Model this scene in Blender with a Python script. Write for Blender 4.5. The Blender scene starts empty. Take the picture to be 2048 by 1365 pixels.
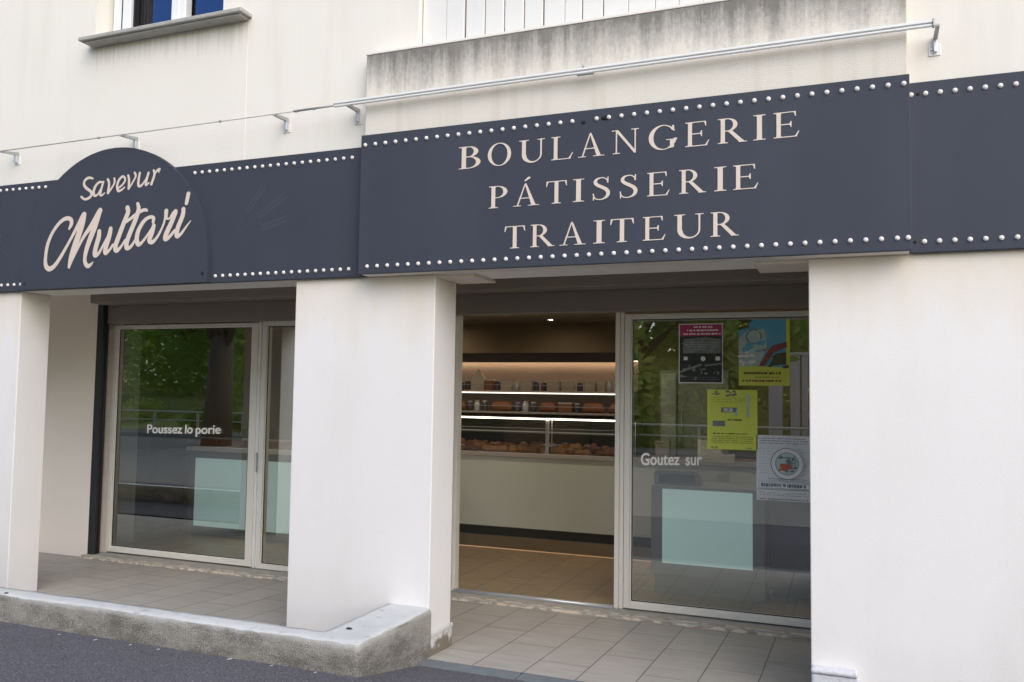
import bpy, bmesh, math, random
import numpy as np
from mathutils import Vector, Matrix
R = math.radians
random.seed(7)
sc = bpy.context.scene
COL = sc.collection
# ------------------------------------------------------------------ camera
cam_d = bpy.data.cameras.new('camera'); cam = bpy.data.objects.new('camera', cam_d); COL.objects.link(cam); sc.camera = cam
cam_d.sensor_width = 36; cam_d.lens = 36*1712.15/2048; cam_d.clip_start = .05; cam_d.clip_end = 2000
def cam_matrix(yaw, pitch, roll, loc):
    cy, sy, cp, sp, cr, sr = math.cos(yaw), math.sin(yaw), math.cos(pitch), math.sin(pitch), math.cos(roll), math.sin(roll)
    fw = Vector((sy*cp, cy*cp, sp)); rt = Vector((cy, -sy, 0)); up = rt.cross(fw)
    r2 = rt*cr + up*sr; u2 = -rt*sr + up*cr
    m = Matrix((r2, u2, -fw)).transposed().to_4x4(); m.translation = loc
    return m
cam.matrix_world = cam_matrix(R(-21.7435), R(3.4638), R(.8309), Vector((0, -4.8, 1.75)))
# ------------------------------------------------------------------ sky and sun
SUN_EL, SUN_AZ = 40, 140      # veiled sun from the street side: very soft frontal light
w = bpy.data.worlds.new('World'); sc.world = w; w.use_nodes = True
nt = w.node_tree; nt.nodes.clear()
sky = nt.nodes.new('ShaderNodeTexSky'); sky.sky_type = 'NISHITA'; sky.sun_disc = False
sky.sun_elevation = R(SUN_EL); sky.sun_rotation = R(SUN_AZ); sky.air_density = 1; sky.dust_density = 2; sky.ozone_density = 1
bg = nt.nodes.new('ShaderNodeBackground'); bg.inputs[1].default_value = .15
wo = nt.nodes.new('ShaderNodeOutputWorld'); nt.links.new(sky.outputs[0], bg.inputs[0]); nt.links.new(bg.outputs[0], wo.inputs[0])
sd = bpy.data.lights.new('sun', 'SUN'); sd.energy = 1; sd.angle = R(80); sd.color = (1, .96, .93)
so = bpy.data.objects.new('sun', sd); COL.objects.link(so)
sv = Vector((math.sin(R(SUN_AZ))*math.cos(R(SUN_EL)), math.cos(R(SUN_AZ))*math.cos(R(SUN_EL)), math.sin(R(SUN_EL))))
so.rotation_euler = sv.to_track_quat('Z', 'Y').to_euler()
sc.view_settings.view_transform = 'Standard'; sc.view_settings.look = 'None'; sc.view_settings.gamma = 1
sc.view_settings.use_curve_mapping = False
sc.view_settings.exposure = .70
sc.cycles.max_bounces = 8; sc.cycles.transparent_max_bounces = 16; sc.cycles.caustics_reflective = False; sc.cycles.caustics_refractive = False

# ------------------------------------------------------------------ helpers
def tag(o, label=None, cat=None, group=None, kind=None):
    for k, v in (('label', label), ('category', cat), ('group', group), ('kind', kind)):
        if v: o[k] = v
    return o
def empty(name, loc=(0, 0, 0), **kw):
    o = bpy.data.objects.new(name, None); o.empty_display_size = .1; COL.objects.link(o); o.location = loc
    return tag(o, **kw)
class MB:
    """collects shapes in world metres, builds ONE mesh object"""
    def __init__(s): s.bm = bmesh.new(); s.mi = 0
    def face(s, vs):
        try:
            f = s.bm.faces.new(vs); f.material_index = s.mi; return f
        except ValueError: return None
    def box(s, x0, x1, y0, y1, z0, z1, bev=0):
        b = bmesh.new()
        vs = [b.verts.new(p) for p in [(x0,y0,z0),(x1,y0,z0),(x1,y1,z0),(x0,y1,z0),(x0,y0,z1),(x1,y0,z1),(x1,y1,z1),(x0,y1,z1)]]
        for q in ((3,2,1,0),(4,5,6,7),(0,1,5,4),(1,2,6,5),(2,3,7,6),(3,0,4,7)): b.faces.new([vs[i] for i in q])
        if bev: bmesh.ops.bevel(b, geom=b.edges[:], offset=bev, segments=2, affect='EDGES', profile=.5)
        s.add(b); return s
    def add(s, b, M=None):
        mp = {}
        for v in b.verts: mp[v] = s.bm.verts.new(M @ v.co if M else v.co)
        for f in b.faces: 
            g = s.face([mp[v] for v in f.verts])
            if g: g.smooth = f.smooth
        b.free()
    def prism(s, pts, fn, d0, d1):
        """pts 2-D outline; fn(a,b,d)->xyz"""
        A = [s.bm.verts.new(fn(a, b, d0)) for a, b in pts]; B = [s.bm.verts.new(fn(a, b, d1)) for a, b in pts]
        s.face(A[::-1]); s.face(B)
        n = len(pts)
        for i in range(n): s.face([A[i], A[(i+1) % n], B[(i+1) % n], B[i]])
        return s
    def tube(s, p0, p1, r0, r1=None, seg=12, cap=True):
        r1 = r0 if r1 is None else r1
        p0, p1 = Vector(p0), Vector(p1); d = (p1-p0).normalized(); a = d.orthogonal().normalized(); b = d.cross(a)
        A, B = [], []
        for i in range(seg):
            t = 2*math.pi*i/seg; o = a*math.cos(t)+b*math.sin(t)
            A.append(s.bm.verts.new(p0+o*r0)); B.append(s.bm.verts.new(p1+o*r1))
        for i in range(seg):
            f = s.face([A[i], A[(i+1) % seg], B[(i+1) % seg], B[i]]); f.smooth = True
        if cap: s.face(A[::-1]); s.face(B)
        return s
    def lathe(s, prof, c, seg=16, sx=1, sy=1, axis='z'):
        rings = []
        for r, h in prof:
            ring = []
            for i in range(seg):
                t = 2*math.pi*i/seg
                if axis == 'z': p = (c[0]+r*math.cos(t)*sx, c[1]+r*math.sin(t)*sy, c[2]+h)
                else: p = (c[0]+r*math.cos(t)*sx, c[1]-h, c[2]+r*math.sin(t)*sy)
                ring.append(s.bm.verts.new(p))
            rings.append(ring)
        for a, b in zip(rings, rings[1:]):
            for i in range(seg):
                f = s.face([a[i], a[(i+1) % seg], b[(i+1) % seg], b[i]])
                if f: f.smooth = True
        s.face(rings[0][::-1]); s.face(rings[-1])
        return s
    def quad(s, *ps): s.face([s.bm.verts.new(p) for p in ps]); return s
    def build(s, name, mats, parent=None, loc=None, recalc=True):
        if recalc: bmesh.ops.recalc_face_normals(s.bm, faces=s.bm.faces[:])
        if loc is not None: bmesh.ops.translate(s.bm, verts=s.bm.verts[:], vec=-Vector(loc))
        me = bpy.data.meshes.new(name); s.bm.to_mesh(me); s.bm.free()
        for m in (mats if isinstance(mats, (list, tuple)) else [mats]): me.materials.append(m)
        o = bpy.data.objects.new(name, me); COL.objects.link(o)
        if loc is not None: o.location = loc
        if parent:
            o.parent = parent
            wp = Vector((0, 0, 0)); q = parent
            while q: wp += q.location; q = q.parent
            o.location = (Vector(loc) if loc is not None else Vector((0, 0, 0))) - wp
        return o
# ------------------------------------------------------------------ materials
M = {}
def N(t, ty, **kw):
    n = t.nodes.new(ty)
    for k, v in kw.items():
        if k.startswith('i_'): n.inputs[k[2:].replace('_', ' ')].default_value = v
        else: setattr(n, k, v)
    return n
def mat(name, col, rough=.6, metal=0, spec=.5, var=.08, scale=6, bump=0, bscale=60, emit=None, estr=0, coat=0):
    m = bpy.data.materials.new(name); m.use_nodes = True; t = m.node_tree; p = t.nodes['Principled BSDF']
    p.inputs['Roughness'].default_value = rough; p.inputs['Metallic'].default_value = metal
    p.inputs['Specular IOR Level'].default_value = spec
    if coat: p.inputs['Coat Weight'].default_value = coat
    tc = N(t, 'ShaderNodeTexCoord')
    no = N(t, 'ShaderNodeTexNoise'); no.inputs['Scale'].default_value = scale; no.inputs['Detail'].default_value = 6
    t.links.new(tc.outputs['Object'], no.inputs['Vector'])
    mx = N(t, 'ShaderNodeMixRGB'); mx.inputs[1].default_value = [c*(1-var) for c in col]+[1]; mx.inputs[2].default_value = [min(1, c*(1+var)) for c in col]+[1]
    t.links.new(no.outputs['Fac'], mx.inputs[0]); t.links.new(mx.outputs[0], p.inputs['Base Color'])
    if bump:
        n2 = N(t, 'ShaderNodeTexNoise'); n2.inputs['Scale'].default_value = bscale; n2.inputs['Detail'].default_value = 8
        t.links.new(tc.outputs['Object'], n2.inputs['Vector'])
        b = N(t, 'ShaderNodeBump'); b.inputs['Strength'].default_value = bump; b.inputs['Distance'].default_value = .01
        t.links.new(n2.outputs['Fac'], b.inputs['Height']); t.links.new(b.outputs[0], p.inputs['Normal'])
    if emit: p.inputs['Emission Color'].default_value = list(emit)+[1]; p.inputs['Emission Strength'].default_value = estr
    M[name] = m; m['mx'] = 0
    return m
def nodes(m):
    t = m.node_tree; p = t.nodes['Principled BSDF']
    tc = [n for n in t.nodes if n.type == 'TEX_COORD'][0]; mx = [n for n in t.nodes if n.type == 'MIX_RGB'][0]
    return t, p, tc, mx
def ramp(t, src, p0, p1, c0=(0,0,0,1), c1=(1,1,1,1)):
    r = N(t, 'ShaderNodeValToRGB'); r.color_ramp.elements[0].position = p0; r.color_ramp.elements[1].position = p1
    r.color_ramp.elements[0].color = c0; r.color_ramp.elements[1].color = c1
    t.links.new(src, r.inputs[0]); return r.outputs[0]
def mathn(t, op, a, b=None, clamp=False):
    n = N(t, 'ShaderNodeMath', operation=op, use_clamp=clamp)
    for i, v in enumerate((a, b)):
        if v is None: continue
        if isinstance(v, (int, float)): n.inputs[i].default_value = v
        else: t.links.new(v, n.inputs[i])
    return n.outputs[0]
def noise(t, tc, scale, vec=(1, 1, 1), detail=6, rough=.5):
    mp = N(t, 'ShaderNodeMapping'); mp.inputs['Scale'].default_value = vec
    t.links.new(tc.outputs['Object'], mp.inputs[0])
    n = N(t, 'ShaderNodeTexNoise'); n.inputs['Scale'].default_value = scale; n.inputs['Detail'].default_value = detail; n.inputs['Roughness'].default_value = rough
    t.links.new(mp.outputs[0], n.inputs['Vector']); return n.outputs['Fac']
def overlay(m, fac, col):
    """mix a stain colour over the current base colour"""
    t, p, tc, mx = nodes(m)
    src = p.inputs['Base Color'].links[0].from_socket
    n = N(t, 'ShaderNodeMixRGB'); t.links.new(fac, n.inputs[0]); t.links.new(src, n.inputs[1]); n.inputs[2].default_value = list(col)+[1]
    t.links.new(n.outputs[0], p.inputs['Base Color'])
def zsplit(t, tc):
    s = N(t, 'ShaderNodeSeparateXYZ'); t.links.new(tc.outputs['Object'], s.inputs[0]); return s.outputs

PL = (.82, .785, .72)
mat('plaster', PL, .9, var=.035, scale=1.3, bump=.12, bscale=160, spec=.2)
t, p, tc, mx = nodes(M['plaster'])
overlay(M['plaster'], mathn(t, 'MULTIPLY', ramp(t, noise(t, tc, 2.2, (3, 3, .35)), .5, .8), .28), (.62, .57, .50))
mat('plaster_lower', (.80, .787, .778), .9, var=.03, scale=1.1, bump=.10, bscale=120, spec=.2)
t, p, tc, mx = nodes(M['plaster_lower'])
overlay(M['plaster_lower'], mathn(t, 'MULTIPLY', ramp(t, noise(t, tc, 1.2, (2, 2, .6)), .5, .8), .22), (.60, .57, .54))
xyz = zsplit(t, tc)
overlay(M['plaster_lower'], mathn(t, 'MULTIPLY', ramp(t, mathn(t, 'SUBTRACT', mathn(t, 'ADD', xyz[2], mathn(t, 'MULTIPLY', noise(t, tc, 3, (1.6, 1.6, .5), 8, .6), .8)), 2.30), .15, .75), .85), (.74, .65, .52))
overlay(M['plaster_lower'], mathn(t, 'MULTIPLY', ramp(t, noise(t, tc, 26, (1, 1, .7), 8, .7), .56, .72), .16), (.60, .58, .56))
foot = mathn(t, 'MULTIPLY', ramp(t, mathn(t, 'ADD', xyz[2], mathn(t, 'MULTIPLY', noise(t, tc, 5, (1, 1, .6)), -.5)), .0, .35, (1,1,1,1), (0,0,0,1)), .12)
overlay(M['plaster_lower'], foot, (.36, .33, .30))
mat('plaster_inner', (.90, .82, .73), .9, var=.04, scale=1.5, bump=.2, bscale=120, spec=.2)
# parapet: rain streaks running down from the coping (z 3.94)
mat('plaster_parapet', (.74, .70, .63), .9, var=.04, scale=1.5, bump=.3, bscale=140, spec=.2)
t, p, tc, mx = nodes(M['plaster_parapet']); xyz = zsplit(t, tc)
down = mathn(t, 'MULTIPLY', mathn(t, 'SUBTRACT', 3.94, xyz[2]), 2.6)       # 0 at top, 1 at 0.38 m
streak = noise(t, tc, 7, (1.7, 1.7, .13), 8, .68); fine = noise(t, tc, 55, (1, 1, .6), 8, .8); big = noise(t, tc, 1.1, (1, 1, .2), 3)
k = mathn(t, 'ADD', mathn(t, 'MULTIPLY', streak, 1.15), mathn(t, 'ADD', mathn(t, 'MULTIPLY', fine, .75), mathn(t, 'MULTIPLY', big, .5)))
k = mathn(t, 'SUBTRACT', k, mathn(t, 'ADD', mathn(t, 'MULTIPLY', down, .95), .52))
k = mathn(t, 'MULTIPLY', ramp(t, k, .0, .62), .92)
overlay(M['plaster_parapet'], k, (.17, .165, .155))
overlay(M['plaster_parapet'], mathn(t, 'MULTIPLY', ramp(t, noise(t, tc, 5, (3, 3, .1)), .5, .75), .3), (.50, .44, .35))
# apron under the upper window with faint drips
mat('plaster_apron', PL, .9, var=.03, scale=1.3, bump=.2, bscale=160, spec=.2)
t, p, tc, mx = nodes(M['plaster_apron']); xyz = zsplit(t, tc)
down = mathn(t, 'MULTIPLY', mathn(t, 'SUBTRACT', 4.36, xyz[2]), 2.2)
k = mathn(t, 'SUBTRACT', mathn(t, 'ADD', noise(t, tc, 8, (3, 3, .12)), mathn(t, 'MULTIPLY', noise(t, tc, 2, (2, 2, .2)), .5)), mathn(t, 'ADD', mathn(t, 'MULTIPLY', down, .62), .48))
overlay(M['plaster_apron'], mathn(t, 'MULTIPLY', ramp(t, k, .05, .5), .55), (.42, .35, .26))
mat('sign_navy', (.047, .054, .074), .6, var=.05, scale=3, spec=.25, bump=.03, bscale=300)
t, p, tc, mx = nodes(M['sign_navy'])
overlay(M['sign_navy'], mathn(t, 'MULTIPLY', ramp(t, noise(t, tc, 1.6, (1.5, 1, .25), 6, .6), .45, .75), .35), (.068, .078, .104))
mat('sign_edge', (.05, .055, .07), .5)
mat('letter_cream', (.70, .595, .515), .6, var=.03)
mat('wheat_print', (.052, .060, .084), .5)
mat('bulb_white', (.80, .77, .73), .5, spec=.3, var=.02)
mat('hole_black', (.006, .006, .007), .8)
mat('alu_white', (.80, .80, .79), .38, var=.03, spec=.5)
mat('frame_champagne', (.76, .74, .68), .4, var=.03, spec=.5)
mat('galv', (.62, .66, .70), .35, metal=.6, var=.06, scale=30)
mat('galv_dull', (.42, .43, .42), .5, metal=.5, var=.1, scale=30)
mat('rubber', (.02, .022, .024), .6)
mat('shutter_box', (.26, .23, .20), .7, var=.08, scale=2)
mat('soffit', (.74, .67, .58), .9, var=.05, bump=.15, bscale=90)
mat('sill_stone', (.40, .39, .36), .85, var=.3, scale=14, bump=.5, bscale=70)
mat('pvc_white', (.82, .83, .84), .35, var=.02)
mat('curtain', (.03, .03, .035), .9, var=.3, scale=4)
mat('slat_white', (.76, .75, .73), .5, var=.03, scale=3)
mat('steel_brushed', (.32, .27, .20), .38, metal=.85, var=.15, scale=10)
mat('counter_glassface', (.58, .61, .54), .22, var=.04, scale=2, spec=.5)
mat('counter_plinth', (.035, .037, .034), .5)
mat('counter_trim', (.40, .36, .33), .4, var=.05)
mat('counter_body', (.20, .225, .215), .45, var=.05)
mat('panel_mint', (.60, .78, .76), .18, var=.03, scale=1.5, spec=.6, emit=(.62, .90, .90), estr=.16)  # weak emission added to lift the brightness of the panel
mat('wall_brown', (.46, .36, .23), .85, var=.05)
mat('wall_dark', (.035, .028, .022), .8)
mat('wall_grey', (.22, .23, .22), .8)
mat('wall_pale', (.26, .215, .18), .7, var=.12, scale=4)
mat('ceiling_paint', (.50, .42, .31), .9, var=.03)
mat('led_white', (1, 1, 1), .5, emit=(1, .88, .74), estr=1.3)
mat('led_case', (1, 1, 1), .5, emit=(1, .86, .68), estr=3.2)
mat('led_warm', (1, .9, .8), .5, emit=(1, .70, .45), estr=7)
mat('led_floor', (1, .8, .6), .5, emit=(1, .52, .20), estr=.12)
mat('spot_dim', (1, .9, .8), .5, emit=(1, .82, .62), estr=110)
mat('spot_glow', (1, .9, .8), .5, emit=(1, .84, .66), estr=660)
mat('bread_brown', (.42, .15, .05), .55, var=.5, scale=22, bump=.6, bscale=60)
mat('bread_gold', (.58, .25, .08), .5, var=.5, scale=25, bump=.6, bscale=60)
mat('bread_dark', (.28, .10, .04), .5, var=.5, scale=25, bump=.6, bscale=60)
mat('nut_cream', (.72, .58, .38), .6, var=.2, scale=40)
mat('box_cream', (.42, .36, .28), .7, var=.1)
mat('box_orange', (.20, .08, .032), .6, var=.2, scale=12)
mat('jar_dark', (.05, .05, .06), .15, var=.3)
mat('jar_blue', (.07, .08, .12), .15, var=.3)
mat('jar_pale', (.45, .46, .46), .2, var=.1)
mat('card_white', (.75, .73, .70), .6, var=.02)
mat('paper_white', (.86, .88, .92), .6, var=.05, scale=3)
mat('paper_lime', (.78, .86, .13), .6, var=.05, scale=4)
mat('paper_dark', (.045, .05, .05), .5, var=.6, scale=18)
mat('paper_grey', (.24, .27, .26), .5, var=.6, scale=14)
mat('ink_magenta', (.50, .05, .17), .5, var=.1)
mat('ink_blue', (.14, .48, .72), .5, var=.2, scale=9)
mat('ink_teal', (.50, .66, .66), .5, var=.4, scale=16)
mat('ink_olive', (.10, .13, .04), .6, var=.2)
mat('ink_grey', (.20, .23, .26), .6, var=.2)
mat('ink_red', (.62, .15, .07), .6, var=.4, scale=30)
mat('ink_rust', (.30, .10, .10), .6, var=.5, scale=40)
mat('ink_white', (.9, .9, .9), .6)
mat('decal_white', (.95, .95, .93), .5, var=.01)
mat('black_fabric', (.012, .012, .014), .7)
mat('edging', (.15, .175, .19), .8, var=.25, scale=14, bump=.3, bscale=80)
# concrete of the low wall: pale worn top, dark mottled sides
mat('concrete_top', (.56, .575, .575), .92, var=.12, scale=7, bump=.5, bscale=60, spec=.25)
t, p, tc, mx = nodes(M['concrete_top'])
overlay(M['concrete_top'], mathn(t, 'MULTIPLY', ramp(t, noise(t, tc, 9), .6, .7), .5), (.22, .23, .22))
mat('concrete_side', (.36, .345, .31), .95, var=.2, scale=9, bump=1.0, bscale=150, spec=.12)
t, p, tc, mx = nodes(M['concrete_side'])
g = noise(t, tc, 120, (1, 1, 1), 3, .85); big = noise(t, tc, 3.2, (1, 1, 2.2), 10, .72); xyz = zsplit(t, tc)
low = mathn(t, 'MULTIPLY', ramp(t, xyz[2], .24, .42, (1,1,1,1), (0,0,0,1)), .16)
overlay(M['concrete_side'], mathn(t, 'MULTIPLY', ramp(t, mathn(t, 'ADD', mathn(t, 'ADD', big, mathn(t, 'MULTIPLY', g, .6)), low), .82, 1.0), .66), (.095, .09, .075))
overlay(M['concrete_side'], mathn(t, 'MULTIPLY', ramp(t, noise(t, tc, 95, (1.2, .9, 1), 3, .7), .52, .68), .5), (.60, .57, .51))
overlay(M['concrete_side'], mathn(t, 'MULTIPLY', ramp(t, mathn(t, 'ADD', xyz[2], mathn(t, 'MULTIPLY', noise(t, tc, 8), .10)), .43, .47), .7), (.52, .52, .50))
# asphalt
mat('asphalt', (.115, .113, .132), .9, var=.12, scale=2.5, bump=1.0, bscale=120, spec=.3)
t, p, tc, mx = nodes(M['asphalt'])
overlay(M['asphalt'], mathn(t, 'MULTIPLY', ramp(t, noise(t, tc, 110, (1,1,1), 3), .56, .64), .75), (.30, .30, .32))
overlay(M['asphalt'], mathn(t, 'MULTIPLY', ramp(t, noise(t, tc, 95, (1.1,1,1), 3), .56, .64), .7), (.03, .03, .036))
# tiles (joints along y every .32 m, staggered)
def tilemat(name, c1, c2, mortar, off=(0, 0), bw=.66, rh=.32, rough=.55, grain=.25, ms=.004):
    mat(name, c1, rough, bump=0, spec=.4)
    t, p, tc, mx = nodes(M[name]); s = zsplit(t, tc)
    cb = N(t, 'ShaderNodeCombineXYZ'); t.links.new(mathn(t, 'ADD', s[1], off[1]), cb.inputs[0]); t.links.new(mathn(t, 'ADD', s[0], off[0]), cb.inputs[1])
    b = N(t, 'ShaderNodeTexBrick'); b.offset = .5; b.inputs['Scale'].default_value = 1; b.inputs['Brick Width'].default_value = bw; b.inputs['Row Height'].default_value = rh
    b.inputs['Mortar Size'].default_value = ms; b.inputs['Mortar Smooth'].default_value = .3; b.inputs['Bias'].default_value = 0
    b.inputs['Color1'].default_value = list(c1)+[1]; b.inputs['Color2'].default_value = list(c2)+[1]; b.inputs['Mortar'].default_value = list(mortar)+[1]
    t.links.new(cb.outputs[0], b.inputs['Vector'])
    st = N(t, 'ShaderNodeMixRGB', blend_type='MULTIPLY'); st.inputs[0].default_value = 1
    t.links.new(b.outputs['Color'], st.inputs[1]); t.links.new(ramp(t, noise(t, tc, 9, (.35, 2.2, 1), 8, .65), .25, .75, (1-grain,)*3+(1,), (1,)*3+(1,)), st.inputs[2])
    t.links.new(st.outputs[0], p.inputs['Base Color'])
    bp = N(t, 'ShaderNodeBump'); bp.inputs['Strength'].default_value = .5; bp.inputs['Distance'].default_value = .004
    h = mathn(t, 'ADD', mathn(t, 'MULTIPLY', b.outputs['Fac'], -1), mathn(t, 'MULTIPLY', noise(t, tc, 30, (.4, 2, 1)), .35))
    t.links.new(h, bp.inputs['Height']); t.links.new(bp.outputs[0], p.inputs['Normal'])
tilemat('terrace_tile', (.46, .435, .40), (.425, .405, .37), (.16, .15, .14), off=(.20+3.2, -.24+6.6))
tilemat('shop_tile', (.42, .31, .20), (.36, .27, .175), (.13, .095, .065), off=(.12+3.2, 6.6), bw=1.3, grain=.35, rough=.4)
# glass: clear, tinted, with a real (Fresnel) mirror coat
def glass(name, tint, boost=1.0, rough=.0, base=.02, tone=(.95, 1, .97, 1)):
    m = bpy.data.materials.new(name); m.use_nodes = True; t = m.node_tree; t.nodes.clear()
    o = N(t, 'ShaderNodeOutputMaterial'); tr = N(t, 'ShaderNodeBsdfTransparent'); tr.inputs[0].default_value = list(tint)+[1]
    gl = N(t, 'ShaderNodeBsdfGlossy'); gl.inputs['Roughness'].default_value = rough; gl.inputs[0].default_value = tone
    lw = N(t, 'ShaderNodeFresnel'); lw.inputs['IOR'].default_value = 1.5
    mx = N(t, 'ShaderNodeMixShader'); t.links.new(mathn(t, 'ADD', mathn(t, 'MULTIPLY', lw.outputs[0], boost), base, True), mx.inputs[0])
    t.links.new(tr.outputs[0], mx.inputs[1]); t.links.new(gl.outputs[0], mx.inputs[2]); t.links.new(mx.outputs[0], o.inputs[0])
    M[name] = m
glass('glass_shop', (.88, .92, .88), 2.3, base=.19)
glass('glass_case', (.95, .97, .96), 1.0)
glass('glass_upper', (.35, .38, .40), 3.0, base=.20, tone=(.18, .32, .66, 1))  # blue of the mirrored sky put into the gloss tint
mat('grass', (.40, .40, .11), .95, var=.6, scale=.9, bump=1, bscale=12)
mat('bark', (.09, .07, .05), .9, var=.3, scale=8, bump=.8, bscale=20)
mat('leaf_mid', (.42, .56, .13), .7, var=.5, scale=2.5)
mat('leaf_dark', (.26, .40, .10), .7, var=.5, scale=2.5)
mat('leaf_light', (.60, .68, .18), .7, var=.5, scale=2.5)
for n_ in ('leaf_mid', 'leaf_dark', 'leaf_light'):
    t = M[n_].node_tree; p = t.nodes['Principled BSDF']; tb = N(t, 'ShaderNodeBsdfTranslucent'); ad = N(t, 'ShaderNodeMixShader'); ad.inputs[0].default_value = .5
    t.links.new(p.inputs['Base Color'].links[0].from_socket, tb.inputs[0]); t.links.new(p.outputs[0], ad.inputs[1]); t.links.new(tb.outputs[0], ad.inputs[2])
    t.links.new(ad.outputs[0], [n for n in t.nodes if n.type == 'OUTPUT_MATERIAL'][0].inputs[0])
mat('post_cream', (.62, .52, .46), .7)
mat('rail_steel', (.45, .44, .34), .5, metal=.2)
mat('bounce_paving', (.22, .21, .20), .9, var=.12, scale=3)
mat('kerb_stone', (.36, .35, .33), .9, var=.2, scale=8)
mat('car_black', (.012, .013, .016), .15, coat=1)
mat('car_glass', (.02, .02, .025), .05)
mat('tyre', (.02, .02, .02), .8)
mat('rim_metal', (.45, .45, .46), .3, metal=.8)
mat('lamp_red', (.35, .02, .02), .2)
# ================================================================== ground, road, terrace (setting)
mb = MB(); mb.quad((-400, -400, -.02), (400, -400, -.02), (400, 400, -.02), (-400, 400, -.02))
tag(mb.build('ground', M['grass']), kind='structure')
mb = MB(); prof = [(-.17, .122), (-.84, .25), (-1.4, .285), (-1.75, .30), (-11.2, .30)]
for (ya, za), (yb, zb) in zip(prof, prof[1:]): mb.quad((-60, ya, za), (60, ya, za), (60, yb, zb), (-60, yb, zb))
tag(mb.build('road', M['asphalt']), kind='structure')
TZ = lambda y: .127 - .04*y
mb = MB(); mb.quad((-11, -.05, TZ(-.05)), (6, -.05, TZ(-.05)), (6, 1.64, TZ(1.64)), (-11, 1.64, TZ(1.64)))
tag(mb.build('terrace', M['terrace_tile']), kind='structure')
mb = MB()
x = -2.44
while x < 5.9:
    mb.box(x+.003, x+.637, -.165, -.052, -.01, TZ(-.05)+.001, bev=.004); x += .64
tag(mb.build('terrace_edge', M['edging']), kind='structure')
mb = MB()
NX, NY = 60, 14
vs = [[mb.bm.verts.new((-70+140*i/NX, -12.6-1.2*j, -.05 + .38*(j > 0) + 1.6*(1-math.cos(min(1, j/9)*math.pi))/2 + random.uniform(-.12, .12)*(j > 0))) for i in range(NX+1)] for j in range(NY+1)]
for j in range(NY):
    for i in range(NX):
        f = mb.face([vs[j][i], vs[j][i+1], vs[j+1][i+1], vs[j+1][i]]); f.smooth = True
tag(mb.build('grass_bank', M['grass']), kind='structure')
mb = MB(); mb.box(-60, 60, -12.9, -11.2, -.02, .42, bev=.01)
mb.quad((-60, -11.2, .304), (60, -11.2, .304), (60, -1.76, .304), (-60, -1.76, .304))  # unseen sheet added over the road to bounce light into the recess
tag(mb.build('pavement', M['bounce_paving']), kind='structure')

mat('foot_render', (.62, .63, .66), .92, var=.15, scale=9, bump=.8, bscale=50)
# ================================================================== the building
bld = empty('shop_building', label='cream rendered building with a bakery shopfront on its ground floor', cat='building')
WX0, WX1, WY0, WY1, WZ0 = -5.42, -4.19, 0, .3, 4.43       # upper window opening
mb = MB()
mb.box(-14, WX0, 0, .3, 2.489, 5.6); mb.box(WX0, WX1, 0, .3, 2.489, WZ0); mb.box(WX0, WX1, 0, .3, 5.25, 5.6)
mb.box(WX1, -2.60, 0, .3, 2.489, 5.6); mb.box(-2.60, -.45, 0, .3, 2.489, 3.90); mb.box(-2.60, -.45, 0, .3, 5.2, 5.6); mb.box(-.45, 9, 0, .3, 2.489, 5.6)
mb.build('facade_wall', M['plaster'], bld)
mb = MB(); mb.box(-14, -13.7, .3, 9, -.02, 5.6); mb.box(8.7, 9, .3, 9, -.02, 5.6); mb.box(-14, 9, 9, 9.3, -.02, 5.6)
mb.build('side_wall', M['plaster'], bld)
MB().box(-14, 9, .3, 9, 5.4, 5.6).build('roof', M['shutter_box'], bld)
MB().box(-13.7, 8.7, .3, 9, 3.25, 3.45).build('floor_slab', M['soffit'], bld)
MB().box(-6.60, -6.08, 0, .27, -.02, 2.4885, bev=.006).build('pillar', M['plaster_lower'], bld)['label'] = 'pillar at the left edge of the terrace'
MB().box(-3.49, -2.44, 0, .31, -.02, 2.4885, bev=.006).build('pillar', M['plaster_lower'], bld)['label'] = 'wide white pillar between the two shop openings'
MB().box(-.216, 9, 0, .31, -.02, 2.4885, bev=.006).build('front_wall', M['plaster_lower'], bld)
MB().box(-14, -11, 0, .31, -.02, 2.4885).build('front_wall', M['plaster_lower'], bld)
mb = MB(); mb.box(-.212, .018, -.062, -.001, -.02, .340, bev=.012); mb.box(-.214, .010, -.075, -.001, .342, .368, bev=.01)
mb.build('wall_foot', M['foot_render'], bld)
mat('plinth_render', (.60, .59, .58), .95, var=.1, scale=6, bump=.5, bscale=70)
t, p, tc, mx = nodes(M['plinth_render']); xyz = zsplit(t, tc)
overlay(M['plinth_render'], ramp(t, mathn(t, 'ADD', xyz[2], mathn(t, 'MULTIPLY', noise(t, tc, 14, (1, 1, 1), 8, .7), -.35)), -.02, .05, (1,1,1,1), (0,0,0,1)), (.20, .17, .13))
mb = MB(); mb.box(-2.439, -2.424, .012, .305, -.02, .235, bev=.004); mb.box(-2.439, -2.420, .008, .308, .237, .262, bev=.004)
mb.build('pillar_plinth', M['plinth_render'], bld)
# parapet of the projecting bay
mb = MB(); mb.box(-2.92, .27, -.10, -.0005, 2.489, 3.925, bev=.004); mb.build('parapet', M['plaster_parapet'], bld)
MB().box(-2.925, .275, -.104, .0, 3.926, 3.944, bev=.003).build('coping', M['plaster'], bld)
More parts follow.
